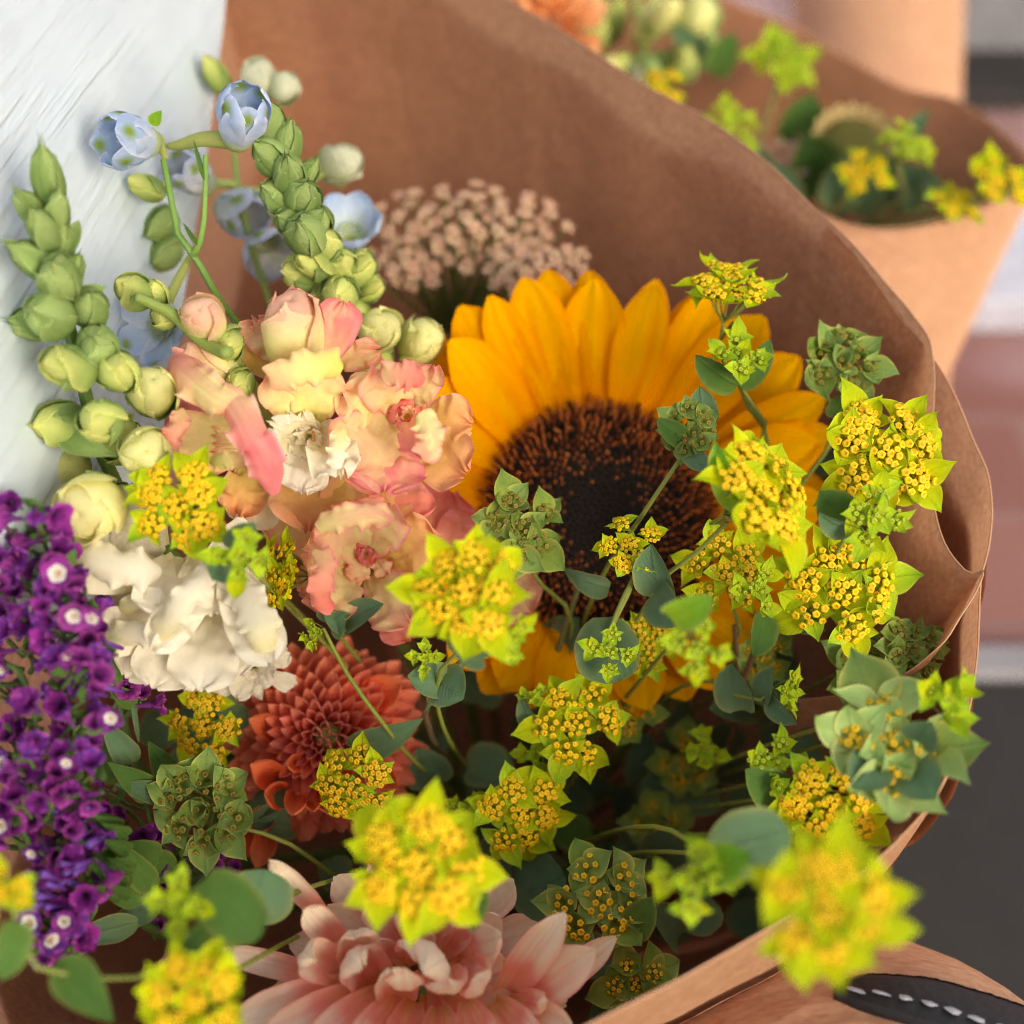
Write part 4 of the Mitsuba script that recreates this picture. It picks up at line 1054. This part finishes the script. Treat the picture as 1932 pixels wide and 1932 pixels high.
def yarrow(label, heads, foot, seed=0, tones=(S(250, 204, 192), S(246, 184, 174), S(244, 212, 184))):
    k = thing('yarrow', label, 'flower', 'flat flower umbels')
    rng = np.random.default_rng(5000 + seed)
    units = []
    for tn in tones:
        fl = blade(1, .9, 'round', (.15, .3), .4, col=shade([(0, S(214, 196, 120)), (.4, tn), (1, tn)], None, var=.16), nu=4, nv=3, rng=rng)
        Ms = [xf(frame(np.zeros(3), [math.cos(i * 6.283 / 5), math.sin(i * 6.283 / 5), .2], [0, 0, 1]), fl) for i in range(5)]
        m = lathe([(.35, 0), (.4, .2), (.2, .4), (.0, .42)], S(206, 178, 90), 7)
        units.append(join([(q[0], q[1], np.stack([q[2][:, 0], q[2][:, 1] % 1], 1)) for q in Ms + [(m[0][:, [0, 2, 1]], m[1], m[2])]]))
    ft = P(*foot)
    for (x, y, d, rx, ry, tilt, cnt) in heads:
        n = facing(*tilt); u = unit(d)
        stalks = []
        for i in range(cnt):
            rr, th = math.sqrt((i + .5) / cnt), i * 2.39996
            px, py = x + rx * rr * math.cos(th) * rng.uniform(.9, 1.1), y + ry * rr * math.sin(th) * rng.uniform(.9, 1.1)
            c = P(px, py, d + .02 * rr * rr - .012 * math.sin(th) * rr + rng.uniform(-.006, .006))
            nn = nrm(n + (R * math.cos(th) - U * math.sin(th)) * rr * .5 + rng.normal(0, .1, 3))
            a, b = basis(nn)
            cl = []
            for j in range(15):
                r2, t2 = math.sqrt((j + .4) / 15) * 15 * u, j * 2.39996 + i
                dn = nrm(nn + rng.normal(0, .12, 3))
                Mx = frame(c + (a * math.cos(t2) + b * math.sin(t2)) * r2 + nn * rng.uniform(-2, 2) * u, basis(dn)[0], dn)
                Mx[:3, :3] *= 4.6 * u * rng.uniform(.8, 1.15)
                f = xf(Mx, units[rng.integers(0, len(units))])
                f = (f[0], f[1], f[2] + [0, KR.integers(0, 40)])
                f[2][:, 1] += 0 * KR.integers(0, 40)
                cl.append(f)
            kk = put('flower_cluster', join(cl), 'petal_mat', k)
            low = c * .6 + ft * .4 - nn * 20 * u
            stalks.append(tube([c, c * .85 + ft * .15 - nn * 6 * u, ft + rng.normal(0, 4 * u, 3)], [2.2 * u, 2.2 * u, 3 * u], S(92, 102, 48), n=6, sides=5))
        put('stalks', join(stalks), 'solid_mat', k)
    stem_from(k, [ft], .0015, S(90, 100, 50))
    return k


yarrow('pinkish beige flat topped yarrow behind the sunflower, before the dark paper', [(875, 425, .50, 190, 80, (0, -.45), 62), (760, 500, .495, 80, 50, (-.1, -.35), 18), (1010, 505, .485, 105, 62, (.1, -.35), 30)], (860, 640, .53), 1)

# ------------------------------------------------------------------ sunflower
k = thing('sunflower', 'golden sunflower with a dark brown disc in the centre of the bouquet', 'flower')
sc_, sd = P(1130, 975, .462), .462
sn = facing(.02, -.14); sa, sb = basis(sn); su = unit(sd)
rng = np.random.default_rng(77)
RC = shade([(0, S(248, 138, 0)), (.35, S(255, 170, 0)), (1, S(255, 182, 4))], S(255, 158, 0), 3, var=.10, streak=S(236, 142, 4))
sx, sy = R - sn * (R @ sn), None
sx = nrm(sx); sy = np.cross(sn, sx)
for lay, (cnt, el, off, r0) in enumerate([(24, .38, 0, 195), (25, .18, .5, 188)]):
    for i in range(cnt):
        th = (i + off + rng.uniform(-.22, .22)) * 6.283 / cnt
        rd = sx * math.cos(th) + sy * math.sin(th)
        e = el + rng.uniform(-.12, .18)
        yv = rd * math.cos(e) + sn * math.sin(e); zv = sn * math.cos(e) - rd * math.sin(e)
        up_ = max(0, math.sin(th)); low_ = max(0, -math.sin(th))
        ln = (258 + 44 * up_ - 50 * low_) * rng.uniform(.88, 1.08)
        m = blade(ln * su, rng.uniform(92, 132) * su, 'strap', (.12, rng.uniform(-.5, .15)), rng.uniform(.3, .7), rng.uniform(.1, .6), ruf=.015, col=RC, nu=16, nv=18, rng=rng, twist=rng.uniform(-.35, .35), lump=.035, rib=.018, fril=.006)
        put('ray_petal', xf(frame(sc_ + rd * r0 * su - sn * 20 * su, yv, zv), m), 'petal_mat', k)
dome = lathe([(r * su, h * su) for r, h in [(215, -50), (222, -20), (205, 14), (160, 34), (100, 34), (50, 24), (1, 20)]], [S(60, 36, 20), S(70, 36, 18), S(30, 20, 14)], sides=40)
put('disc', xf(frame(sc_, sn, sx), dome), 'velvet_mat', k)
DC = [pal(S(34, 26, 18), .3), pal(S(176, 98, 44), .3), pal(S(116, 56, 28), .3)]
spk = lathe([(.5, 0), (.55, .5), (.3, .9), (.0, 1)], S(90, 46, 20), 5)
ds = []
N = 1100
for i in range(N):
    rr, th = 216 * math.sqrt((i + .5) / N), i * 2.39996
    rd = sx * math.cos(th) + sy * math.sin(th)
    h = np.interp(rr, [0, 50, 100, 160, 205, 222], [20, 24, 34, 34, 14, -20])
    dn = nrm(sn + rd * np.interp(rr, [0, 120, 216], [-.2, .1, .7]) + rng.normal(0, .16, 3))
    Mx = frame(sc_ + rd * rr * su + sn * h * su, dn, sx)
    tall = np.interp(rr, [0, 90, 150, 216], [7, 9, 24, 30]) * rng.uniform(.7, 1.25)
    Mx[:3, :3] = Mx[:3, :3] @ np.diag([6.0 * su, tall * su, 6.0 * su])
    f = xf(Mx, spk)
    q = np.interp(rr, [55, 115, 216], [0, .85, .95])
    ds.append(recode(f, DC[0] if rng.uniform() > q else DC[1 + (rng.uniform() > .6)]))
kk = put('disc_florets', join(ds), 'velvet_mat', k)
labels[kk] = {'kind': 'stuff'}
stem_from(k, [sc_ - sn * 60 * su, sc_ - sn * 200 * su], .005, S(110, 136, 66))
for (p0, p1, w) in [((1480, 880, .48), (1600, 830, .47), 110), ((1500, 920, .48), (1590, 1000, .47), 120), ((850, 1000, .49), (790, 900, .48), 110)]:
    leaf_px(k, p0, p1, w, 'dark', prof='ovate')

# ------------------------------------------------------------------ dahlias


def dahlia(k, x, y, d, rx, tilt, cnt, colf, len0, len1, wid, roll_in, el0, el1, seed=0, dome=.5, cupo=1.2, cupi=2.2, tipo=0, prof='petal', inner=0, rufo=.0, bendo=-.2):
    """petals in a spiral round the centre, tight and upright inside, open outside"""
    rng = np.random.default_rng(6000 + seed)
    n = facing(*tilt); a, b = basis(n); u = unit(d); c = P(x, y, d)
    cols = [colf(v) for v in (.1, .4, .7, 1)]
    for i in range(cnt):
        q = math.sqrt((i + .5) / cnt)
        q = inner + (1 - inner) * q
        th = i * 2.39996
        rd = a * math.cos(th) + b * math.sin(th)
        e = el0 + (el1 - el0) * q + rng.uniform(-.08, .08)
        yv = rd * math.cos(e) + n * math.sin(e); zv = n * math.cos(e) - rd * math.sin(e)
        ln = (len0 + (len1 - len0) * q) * u * rng.uniform(.9, 1.1)
        m = blade(ln, wid * (.35 + .65 * q) * u * rng.uniform(.9, 1.1), prof, (.0, bendo + .5 * (1 - q)), cupi + (cupo - cupi) * q, (cupi + (cupo - cupi) * q) * .9, ruf=rufo, col=cols[min(3, int(q * 4))], nu=12, nv=10, rng=rng, tip=tipo * q * rng.uniform(.4, 1.3), lump=.03, twist=rng.uniform(-.25, .25), rib=.012)
        put('petal', xf(frame(c + rd * rx * q * .42 * u + n * rx * dome * (1 - q * q) * u, yv, zv), m), 'petal_mat', k)


k = thing('coral_dahlia', 'coral red dahlia of rolled petals deep in the lower left centre', 'flower')
CR = lambda q: shade([(0, S(196, 92, 40)), (.45, S(232, 112, 86) if q > .3 else S(228, 128, 112)), (1, S(250, 156, 122) if q > .55 else S(246, 160, 142))], S(246, 158, 138), 4, var=.12)
dahlia(k, 620, 1390, .452, 165, (.02, -.12), 200, CR, 38, 125, 70, 1, 1.5, .16, seed=1, dome=.6, cupo=1.75, cupi=2.2, prof='round', tipo=.2)
put('heart', xf(frame(P(620, 1388, .430), facing(.02, -.12), R), lathe([(20 * unit(.43), -10 * unit(.43)), (26 * unit(.43), 4 * unit(.43)), (14 * unit(.43), 14 * unit(.43)), (.0, 10 * unit(.43))], S(150, 150, 80), 14, 6, .1)), 'petal_mat', k)
stem_from(k, [P(620, 1400, .49)], .003)
CR2 = shade([(0, S(214, 100, 54)), (.5, S(238, 124, 78)), (1, S(246, 144, 98))], S(240, 140, 96), 5, var=.12)
for i, (a_, b_, w_, o_) in enumerate([((520, 1470, .43), (450, 1430, .412), 95, {}), ((520, 1500, .43), (470, 1490, .41), 90, {}), ((560, 1500, .428), (545, 1570, .405), 72, {}), ((590, 1510, .428), (590, 1560, .408), 60, {}), ((610, 1500, .43), (625, 1560, .41), 70, {}), ((500, 1540, .43), (455, 1580, .415), 80, {}),
                                     ((510, 1560, .432), (480, 1650, .42), 80, {}), ((490, 1550, .435), (445, 1630, .425), 70, {}), ((700, 1450, .44), (770, 1500, .425), 70, {}), ((560, 1440, .428), (515, 1445, .41), 60, {}), ((530, 1380, .44), (450, 1350, .425), 80, {}), ((690, 1320, .445), (770, 1280, .44), 110, {}), ((600, 1290, .45), (600, 1230, .445), 110, {}), ((540, 1310, .448), (490, 1270, .44), 100, {})]):
    leaf_px(k, a_, b_, w_, col=CR2, key='petal', mat='petal_mat', cup=1.9, cup1=1.5, prof='round', seed=i, nu=12, nv=12, bend=(.1, .3))

k = thing('cream_dahlia', 'cream and pink dahlia with curling petals at the bottom edge', 'flower')
CP = lambda q: shade([(0, S(206, 176, 84)), (.24, S(246, 190, 150)), (.44, S(242, 162, 150)), (.58, S(250, 224, 204)), (1, S(250, 236, 214))], S(244, 180, 168), 6, var=.10, streak=S(238, 150, 140))
dahlia(k, 800, 1840, .392, 150, (-.02, -.20), 46, CP, 80, 230, 84, 1, 1.3, .25, seed=2, dome=.15, cupo=1.0, cupi=1.4, prof='petal', tipo=1.2, inner=.2, rufo=.03)
stem_from(k, [P(800, 1880, .43)], .003)
CP1 = CP(1)
CURL = dict(tip=1.7, cup=1.1, cup1=.7, bend=(.3, -.2))
CHAN = dict(cup=1.5, cup1=1.0, bend=(.25, -.1), tip=.5)
FLATP = dict(cup=.9, cup1=.6, bend=(.1, -.3))
for i, (a_, b_, w_, o_) in enumerate([((690, 1840, .388), (645, 1672, .362), 130, {**CHAN, 'tip': 1.0}), ((720, 1860, .385), (612, 1745, .36), 120, CURL), ((755, 1890, .38), (715, 1755, .352), 120, CHAN), ((790, 1800, .385), (820, 1712, .36), 120, CURL), ((800, 1830, .384), (905, 1750, .352), 150, CURL),
                                     ((860, 1800, .386), (1000, 1745, .362), 150, CHAN), ((940, 1890, .384), (1062, 1728, .358), 95, FLATP), ((960, 1900, .382), (1118, 1796, .36), 115, FLATP), ((1000, 1900, .388), (1160, 1770, .372), 70, FLATP), ((840, 1830, .376), (850, 1935, .348), 110, CURL), ((880, 1830, .378), (970, 1900, .35), 110, CURL),
                                     ((760, 1850, .376), (760, 1930, .345), 110, CURL), ((960, 1880, .38), (1078, 1905, .362), 60, CURL), ((650, 1760, .386), (505, 1562, .368), 72, {**CHAN, 'roll': .4}), ((650, 1790, .384), (532, 1672, .36), 90, CHAN), ((660, 1840, .38), (502, 1765, .355), 105, CURL), ((680, 1830, .378), (592, 1770, .35), 100, CURL),
                                     ((640, 1850, .388), (410, 1795, .37), 62, FLATP), ((690, 1850, .376), (440, 1922, .352), 92, FLATP), ((700, 1860, .374), (490, 1965, .346), 95, FLATP), ((720, 1870, .372), (570, 1995, .344), 100, FLATP), ((750, 1880, .37), (650, 2020, .342), 100, FLATP), ((780, 1890, .37), (740, 2030, .342), 100, FLATP),
                                     ((830, 1900, .37), (830, 2030, .342), 100, FLATP), ((880, 1890, .37), (930, 2020, .345), 100, FLATP), ((930, 1890, .374), (1020, 1990, .35), 100, FLATP), ((960, 1890, .376), (1080, 1950, .356), 90, FLATP)]):
    leaf_px(k, a_, b_, w_ * .86, col=CP1, key='petal', mat='petal_mat', prof='strap', seed=i, nu=24, nv=18, lump=.05, ruf=.03, fril=.015, rib=.012, **o_)

# ------------------------------------------------------------------ statice
CALY = [shade([(0, S(66, 34, 74)), (.4, S(112, 36, 120)), (1, c)], S(190, 96, 188), 5, var=.34) for c in (S(158, 58, 154), S(104, 44, 120), S(184, 84, 172), S(98, 60, 150))]
rng = np.random.default_rng(321)
CUPS = []
for v in range(4):
    ms = []
    for i in range(5):
        a = i * 6.283 / 5
        m = blade(1.1, .95, 'petal', (1.2, -.6), .5, .1, ruf=.12, rf=2, col=CALY[v], nu=6, nv=5, rng=rng)
        ms.append(xf(frame(np.array([math.cos(a), math.sin(a), 0]) * .12, [math.cos(a), math.sin(a), .0], [0, 0, 1]), m))
    tb = lathe([(.10, -.9), (.17, -.3), (.22, .12)], [S(110, 120, 70), S(110, 50, 120), S(120, 60, 140)], 8)
    ms.append((tb[0][:, [0, 2, 1]], tb[1], tb[2]))
    m = join(ms)
    CUPS.append(mikit.ply((m[0], m[1]), 'petal_mat', smooth=True, uv=m[2]))
ms = []
for i in range(5):
    a = i * 6.283 / 5 + .3
    m = blade(.62, .62, 'round', (.95, -.5), .5, .2, col=shade([(0, S(214, 196, 150)), (.4, S(240, 232, 220)), (1, S(244, 238, 236))], None, var=.06), nu=5, nv=4, rng=rng)
    ms.append(xf(frame(np.array([0, 0, .25]), [math.cos(a), math.sin(a), 0], [0, 0, 1]), m))
for i in range(4):
    a = i * 1.571
    f = lathe([(.05, .25), (.05, .6), (.0, .66)], S(206, 180, 110), 5)
    ms.append((f[0][:, [0, 2, 1]] + [.14 * math.cos(a), .14 * math.sin(a), 0], f[1], f[2]))
m = join(ms)
WHITE = mikit.ply((m[0], m[1]), 'petal_mat', smooth=True, uv=m[2])
from shapely.geometry import Point as SP


def statice(label, poly, d0, cnt, whites, stempts, leaves, seed, size=33):
    k = thing('statice', label, 'flower', 'statice sprays at the left')
    rng = np.random.default_rng(7000 + seed)
    pg = Polygon(poly); x0, y0, x1, y1 = pg.bounds
    cx, cy = pg.centroid.x, pg.centroid.y
    pts, tries = [], 0
    while len(pts) < cnt and tries < 6000:
        tries += 1
        x, y = rng.uniform(x0, x1), rng.uniform(y0, y1)
        if pg.contains(SP(x, y)) and meshkit.fbm(np.array([x / 46, y / 46, seed]), 2) > .35 and all((x - a) ** 2 + (y - b) ** 2 > (size * .72) ** 2 for a, b in pts):
            pts.append((x, y))
    pts += [w[:2] for w in whites]
    stems = []
    for i, (x, y) in enumerate(pts):
        d = d0 + rng.uniform(-.006, .014)
        iw = i >= len(pts) - len(whites)
        if iw:
            d = d0 - .006
        n = facing(np.clip((x - cx) / 260 + rng.normal(0, .5), -.85, .85), np.clip(-.15 + rng.normal(0, .5), -.85, .85)) if not iw else facing(*rng.normal(0, .15, 2))
        c = P(x, y, d); u = unit(d) * size * rng.uniform(.6, 1.15)
        Mx = frame(c, basis(n)[0] + rng.normal(0, .6, 3), n)
        Mx[:3, :3] *= np.array([u * rng.uniform(.75, 1.1), u, u * rng.uniform(.8, 1.3)])
        kk = add_copy(k + '__calyx', CUPS[rng.integers(0, 4)], Mx)
        if iw:
            Mw = Mx.copy(); Mw[:3, :3] *= rng.uniform(.85, 1.1)
            add_copy(kk + '__corolla', WHITE, Mw)
        q = P(cx + (x - cx) * .45 + 14, y + 40, d + .016)
        stems.append(tube([c - n * u * .8, (c - n * u * 1.8) * .6 + q * .4, q], [.0005, .0007, .0009], S(96, 124, 66), n=5, sides=5))
        if i % 3 < 2:
            m = blade(u * 1.5, u * .9, 'ovate', (.2, .6), 1.1, .8, col=LEAFC['green'], nu=6, nv=5, rng=rng)
            put('bract', xf(frame(c - n * u * 1.0, nrm(n + rng.normal(0, .5, 3)), rng.normal(0, 1, 3)), m), 'leaf_mat', k)
    put('branches', join(stems), 'solid_mat', k)
    stem_from(k, [P(*q) for q in stempts], .0016, S(84, 110, 56))
    for i, (p0, p1, w) in enumerate(leaves):
        leaf_px(k, p0, p1, w, 'green' if i % 3 else 'dark', prof='ovate', seed=i + seed, cup=.8, bend=(.2, -.5))
    return k


statice('purple statice cluster at the left edge with small white florets', [(-40, 960), (60, 930), (110, 935), (125, 1010), (150, 1070), (190, 1140), (200, 1230), (170, 1300), (200, 1350), (185, 1420), (175, 1520), (110, 1500), (30, 1580), (-40, 1580)], .345, 120,
        [(140, 1160), (175, 1165), (122, 1226), (112, 1082), (5, 1260), (18, 1450), (10, 1550), (212, 1352), (130, 1360), (125, 1440), (-5, 1130)], [(120, 1300, .38), (200, 1600, .41)],
        [((250, 1440, .40), (190, 1355, .38), 60), ((290, 1500, .40), (205, 1440, .38), 62), ((220, 1290, .39), (180, 1200, .38), 50), ((180, 1400, .385), (90, 1370, .375), 50)], 1)
statice('purple statice spray of narrow tubes at the lower left, ending in white florets', [(70, 1530), (170, 1490), (195, 1560), (200, 1640), (160, 1740), (120, 1830), (50, 1790), (60, 1700)], .352, 56,
        [(60, 1740), (122, 1735), (85, 1770), (65, 1610)], [(160, 1600, .37), (260, 1740, .40)],
        [((310, 1500, .40), (220, 1480, .385), 50), ((290, 1680, .385), (210, 1580, .37), 60), ((300, 1620, .40), (230, 1590, .39), 60), ((260, 1740, .385), (110, 1780, .37), 60), ((240, 1640, .375), (200, 1700, .37), 50), ((265, 1700, .38), (190, 1680, .375), 46)], 2)
k3 = statice('darker purple statice behind the white flower and the green leaves', [(60, 1000), (200, 1060), (200, 1250), (300, 1250), (280, 1340), (240, 1300), (150, 1250)], .40, 40, [(240, 1450)], [(220, 1300, .41), (260, 1450, .42)],
             [((262, 1400, .405), (240, 1255, .40), 12), ((255, 1330, .40), (200, 1290, .39), 40), ((330, 1480, .41), (280, 1400, .40), 60)], 3, size=28)
k4 = statice('purple statice sprigs low between the leaves and the cream dahlia', [(190, 1480), (230, 1500), (240, 1560), (330, 1600), (440, 1620), (480, 1650), (420, 1660), (300, 1640), (380, 1790), (420, 1840), (330, 1830), (200, 1560)], .415, 36, [], [(330, 1650, .42)],
             [((300, 1700, .40), (190, 1760, .385), 60), ((330, 1640, .41), (230, 1620, .40), 70)], 4, size=28)
# spikelet tubes seen from the side
TB = lathe([(.10, 0), (.14, .4), (.2, .9), (.16, 1.0)], [S(110, 48, 120), S(124, 76, 176), S(150, 110, 206)], 8)
TBP = mikit.ply((TB[0], TB[1]), 'petal_mat', smooth=True, uv=TB[2])
rng = np.random.default_rng(9)
par = 'statice_001'
for i in range(20):
    q = rng.uniform(0, 1)
    x, y = 160 + 34 * math.sin(q * 5) + rng.uniform(-40, 26), 1500 + q * 220
    c = P(x, y, .348 + rng.uniform(-.004, .006))
    Mx = frame(c, nrm(-R * rng.uniform(.4, 1.2) + U * rng.uniform(-.6, .9) - F * rng.uniform(.1, 1.6)), -F)
    Mx[:3, :3] *= np.array([34, 44, 34]) * unit(.35) * rng.uniform(.7, 1.15)
    add_copy(par + '__tube', TBP, Mx)
for i in range(14):
    x, y = 175 + rng.uniform(-20, 60), 1195 + rng.uniform(0, 130)
    Mx = frame(P(x, y, .362), nrm(-R + U * rng.uniform(.2, .6) - F * rng.uniform(.1, .7)), -F)
    Mx[:3, :3] *= np.array([36, 46, 36]) * unit(.36)
    add_copy('statice__tube', TBP, Mx)
for i in range(16):
    x, y = 200 + rng.uniform(-15, 30), 1520 + rng.uniform(0, 160)
    leaf_px(par, (x + 25, y + 14, .366), (x - 30, y - 10, .352), rng.uniform(26, 40), 'green', prof='ovate', cup=1.2, seed=i, key='bract')

# ------------------------------------------------------------------ flowers in the second bouquet
for (x, y, d, s, tl, tn, lb, st) in [(1480, 112, .70, 150, (.05, -.45), 'lime', 'blurred yellow green bupleurum umbel high in the second bouquet', [(1455, 200, .71), (1430, 290, .70)]), (1240, 172, .62, 135, (-.1, -.4), 'yellow', 'blurred bright yellow bupleurum umbel just above the front paper edge', []),
                                     (1372, 242, .60, 140, (.1, -.3), 'lime', 'blurred green bupleurum umbel above the front paper edge, second from the left', []), (1715, 275, .58, 120, (.3, -.5), 'lime', 'blurred green bupleurum sprig leaning right in the second bouquet', [(1720, 350, .59)]),
                                     (1630, 325, .585, 120, (-.1, -.2), 'yellow', 'blurred yellow bupleurum umbel beside the round green flower', []), (1800, 385, .575, 110, (.2, -.5), 'yellow', 'blurred yellow bupleurum umbel on the second rim', []), (1880, 345, .565, 150, (.3, -.4), 'yellow', 'blurred yellow bupleurum umbel at the right edge of the second bouquet', [])]:
    kk = thing('bupleurum_sprig', lb, 'flower', 'bupleurum sprigs in the second bouquet')
    r_ = np.random.default_rng(int(x))
    ft = flower_head(kk, P(x, y, d), facing(*tl), s * unit(d), tn, 'gold' if tn == 'yellow' else 'limeb', r_, 6, 9, .55)
    put('stem', tube([ft] + [P(*q) for q in st] + [P(1480, 520, .66), B2 + [0, 0, .02]], .0016, S(150, 150, 90), sides=6), 'solid_mat', kk)
kk = thing('bupleurum_foliage', 'blurred blue green leaves inside the second bouquet', 'foliage')
for i, (x, y, d, l, w) in enumerate([(1340, 90, .66, 110, 50), (1345, 110, .65, 90, 60), (1600, 370, .60, 120, 130), (1680, 370, .60, 110, 130), (1560, 330, .62, 110, 110), (1750, 350, .595, 90, 90), (1700, 250, .60, 90, 40), (1500, 250, .64, 110, 90), (1420, 330, .61, 90, 100), (1480, 360, .60, 90, 90), (1560, 290, .62, 80, 80)]):
    an = -1.57 + (i * 1.3 % 1.6 - .8)
    leaf_px(kk, (x, y + 30, d + .015), (x + l * math.cos(an), y + 30 + l * math.sin(an), d), w, ['blue', 'green', 'dark'][i % 3], seed=i)
k = thing('snapdragon', 'blurred pale green snapdragon spike at the top edge behind the front paper', 'flower', 'snapdragons')
put('stem', tube([P(1190, -40, .68), P(1230, 200, .68), B2 + [0, 0, .03]], .003, S(140, 150, 80)), 'solid_mat', k)
for i in range(13):
    rg = np.random.default_rng(i)
    bud(k, rg.uniform(1090, 1340), rg.uniform(-10, 150), rg.uniform(.64, .69), rg.uniform(50, 85), rg.uniform(70, 110), (rg.uniform(-.5, .5), rg.uniform(-.7, .1)), tone=['pale', 'green', 'lime'][i % 3], wrap=2, sep=2, seed=i + 300)
k = thing('orange_dahlia', 'blurred orange flower peeping over the front paper edge at the top', 'flower')
dahlia(k, 1035, 62, .62, 90, (.1, -.3), 34, lambda q: shade([(0, S(220, 150, 80)), (1, S(244, 184, 136))], None, var=.1), 40, 80, 60, 1, 1.3, .2, seed=5)
put('stem', tube([P(1035, 80, .65), B2 + [-.02, 0, .03]], .003, S(110, 130, 70)), 'solid_mat', k)
yarrow('blurred beige yarrow in the second bouquet below the tall umbel', [(1490, 300, .63, 70, 46, (-.1, -.4), 14)], (1490, 420, .66), 4)
k = thing('seed_head', 'blurred round dark flower with a beige collar in the second bouquet', 'flower')
c = P(1610, 275, .63); n = facing(.0, -.35); u = unit(.63); a, b = basis(n)
put('disc', xf(frame(c - n * 20 * u, n, R), lathe([(20 * u, -20 * u), (62 * u, 0), (64 * u, 18 * u), (40 * u, 34 * u), (.0, 30 * u)], S(96, 92, 40), 20)), 'velvet_mat', k)
for i in range(18):
    th = i * 6.283 / 18
    rd = a * math.cos(th) + b * math.sin(th)
    put('petal', xf(frame(c + rd * 52 * u - n * 12 * u, nrm(rd + n * .5), n), blade(46 * u, 26 * u, 'petal', (.1, .5), .5, col=shade([(0, S(170, 150, 90)), (1, S(206, 182, 130))], None), nu=6, nv=5, rng=np.random.default_rng(i))), 'petal_mat', k)
put('stem', tube([c - n * 20 * u, B2 + [.01, .01, .03]], .002, S(110, 120, 60)), 'solid_mat', k)
yarrow('blurred white flower tuft at the front paper edge beside the yellow umbel', [(1270, 235, .60, 60, 36, (0, -.4), 10), (1200, 150, .62, 40, 30, (0, -.4), 6)], (1300, 380, .64), 6, tones=(S(214, 214, 200), S(200, 206, 190), S(220, 216, 204)))

# ------------------------------------------------------------------ pinkish paper with a black band at the lower right
k = thing('paper_parcel', 'rounded paper bulge with a black band at the bottom right corner', 'parcel')
pcn, prad = P(1610, 2330, .395), 545 * unit(.395)
V, Fc = [], []
nu_, nv_ = 90, 60
D0 = nrm(C0 - pcn)
ez = nrm(U * .75 - F * .66); exx = R; ey = np.cross(ez, exx)
for i in range(nu_ + 1):
    for j in range(nv_ + 1):
        th, ph = i / nu_ * 1.75, j / nv_ * 6.283
        dv = ez * math.cos(th) + (exx * math.cos(ph) + ey * math.sin(ph)) * math.sin(th)
        V.append(pcn + dv * prad)
V = np.array(V)
dirs = (V - pcn) / prad
V = V + dirs * ((meshkit.fbm(dirs * [3, 9, 9], 3, 3) - .5) * .004)[:, None]
uv = np.stack(np.meshgrid(np.linspace(0, 1, nv_ + 1), np.linspace(0, 1, nu_ + 1)), -1).reshape(-1, 2)
put('sheet', (V, grid(nu_, nv_), uv), 'thick_kraft_mat', k)


def on_ball(x, y, off):
    d = nrm(P(x, y, 1) - C0); o = C0 - pcn; r = prad + off
    bq = o @ d; disc = bq * bq - (o @ o - r * r)
    return C0 + d * (-bq - math.sqrt(max(disc, 1e-9)))


top = spline([(1572, 1866, 0), (1600, 1846, 0), (1650, 1836, 0), (1740, 1842, 0), (1840, 1866, 0), (1960, 1906, 0), (2030, 1936, 0)], 60)
bot = spline([(1572, 1872, 0), (1610, 1886, 0), (1680, 1908, 0), (1760, 1936, 0), (1850, 1970, 0), (1960, 2010, 0), (2030, 2036, 0)], 60)
rows = 10
V = np.array([[on_ball(*(top[i, :2] * (1 - j / rows) + bot[i, :2] * j / rows), .0026 + .0006 * math.sin(j / rows * math.pi)) for j in range(rows + 1)] for i in range(60)])
skirt0 = np.array([[pcn + (v - pcn) * (1 - .0035 / prad)] for v in V[:, 0]]); skirt1 = np.array([[pcn + (v - pcn) * (1 - .0035 / prad)] for v in V[:, -1]])
V = np.concatenate([skirt0, V, skirt1], 1)
nz = (meshkit.fbm(V * 1400, 3, 2) - .5) * .0008
V = V + ((V - pcn) / prad) * nz[..., None]
scene['band_mat'] = plain(S(34, 34, 38), .5, 900, .5)
kk = name(k + '__band')
scene[kk] = mikit.ply((V.reshape(-1, 3), grid(59, rows + 2)), 'band_mat', smooth=True)
labels[kk] = {'label': 'black band with a row of small white marks'}
scene['mark_mat'] = plain(S(176, 178, 190), .5, 300, .2)
rng = np.random.default_rng(4)
for i in range(9):
    q = .10 + i * .098
    ctr = np.array([np.interp(q, np.linspace(0, 1, 60), top[:, j] * .45 + bot[:, j] * .55) for j in (0, 1)])
    dx = np.array([1, .32]); dx /= np.linalg.norm(dx); dy = np.array([-.32, 1.0])
    wv, hv = rng.uniform(6, 19), rng.uniform(3, 6.5)
    ring = [ctr + dx * wv * math.cos(a) * (1 + .2 * math.sin(3 * a + i)) + dy * hv * math.sin(a) * (1 + .25 * math.cos(2 * a + i)) for a in np.linspace(0, 6.283, 14)[:-1]]
    tp = np.array([on_ball(*r, .0042) for r in ring] + [on_ball(*ctr, .0046)])
    lo = np.array([on_ball(*r, .0026) for r in ring])
    n_ = len(ring)
    f = [(j, (j + 1) % n_, n_) for j in range(n_)] + [(j, n_ + 1 + j, n_ + 1 + (j + 1) % n_) for j in range(n_)] + [(j, n_ + 1 + (j + 1) % n_, (j + 1) % n_) for j in range(n_)]
    kk = name(k + '__band__mark')
    scene[kk] = mikit.ply((np.vstack([tp, lo]), np.array(f)), 'mark_mat')
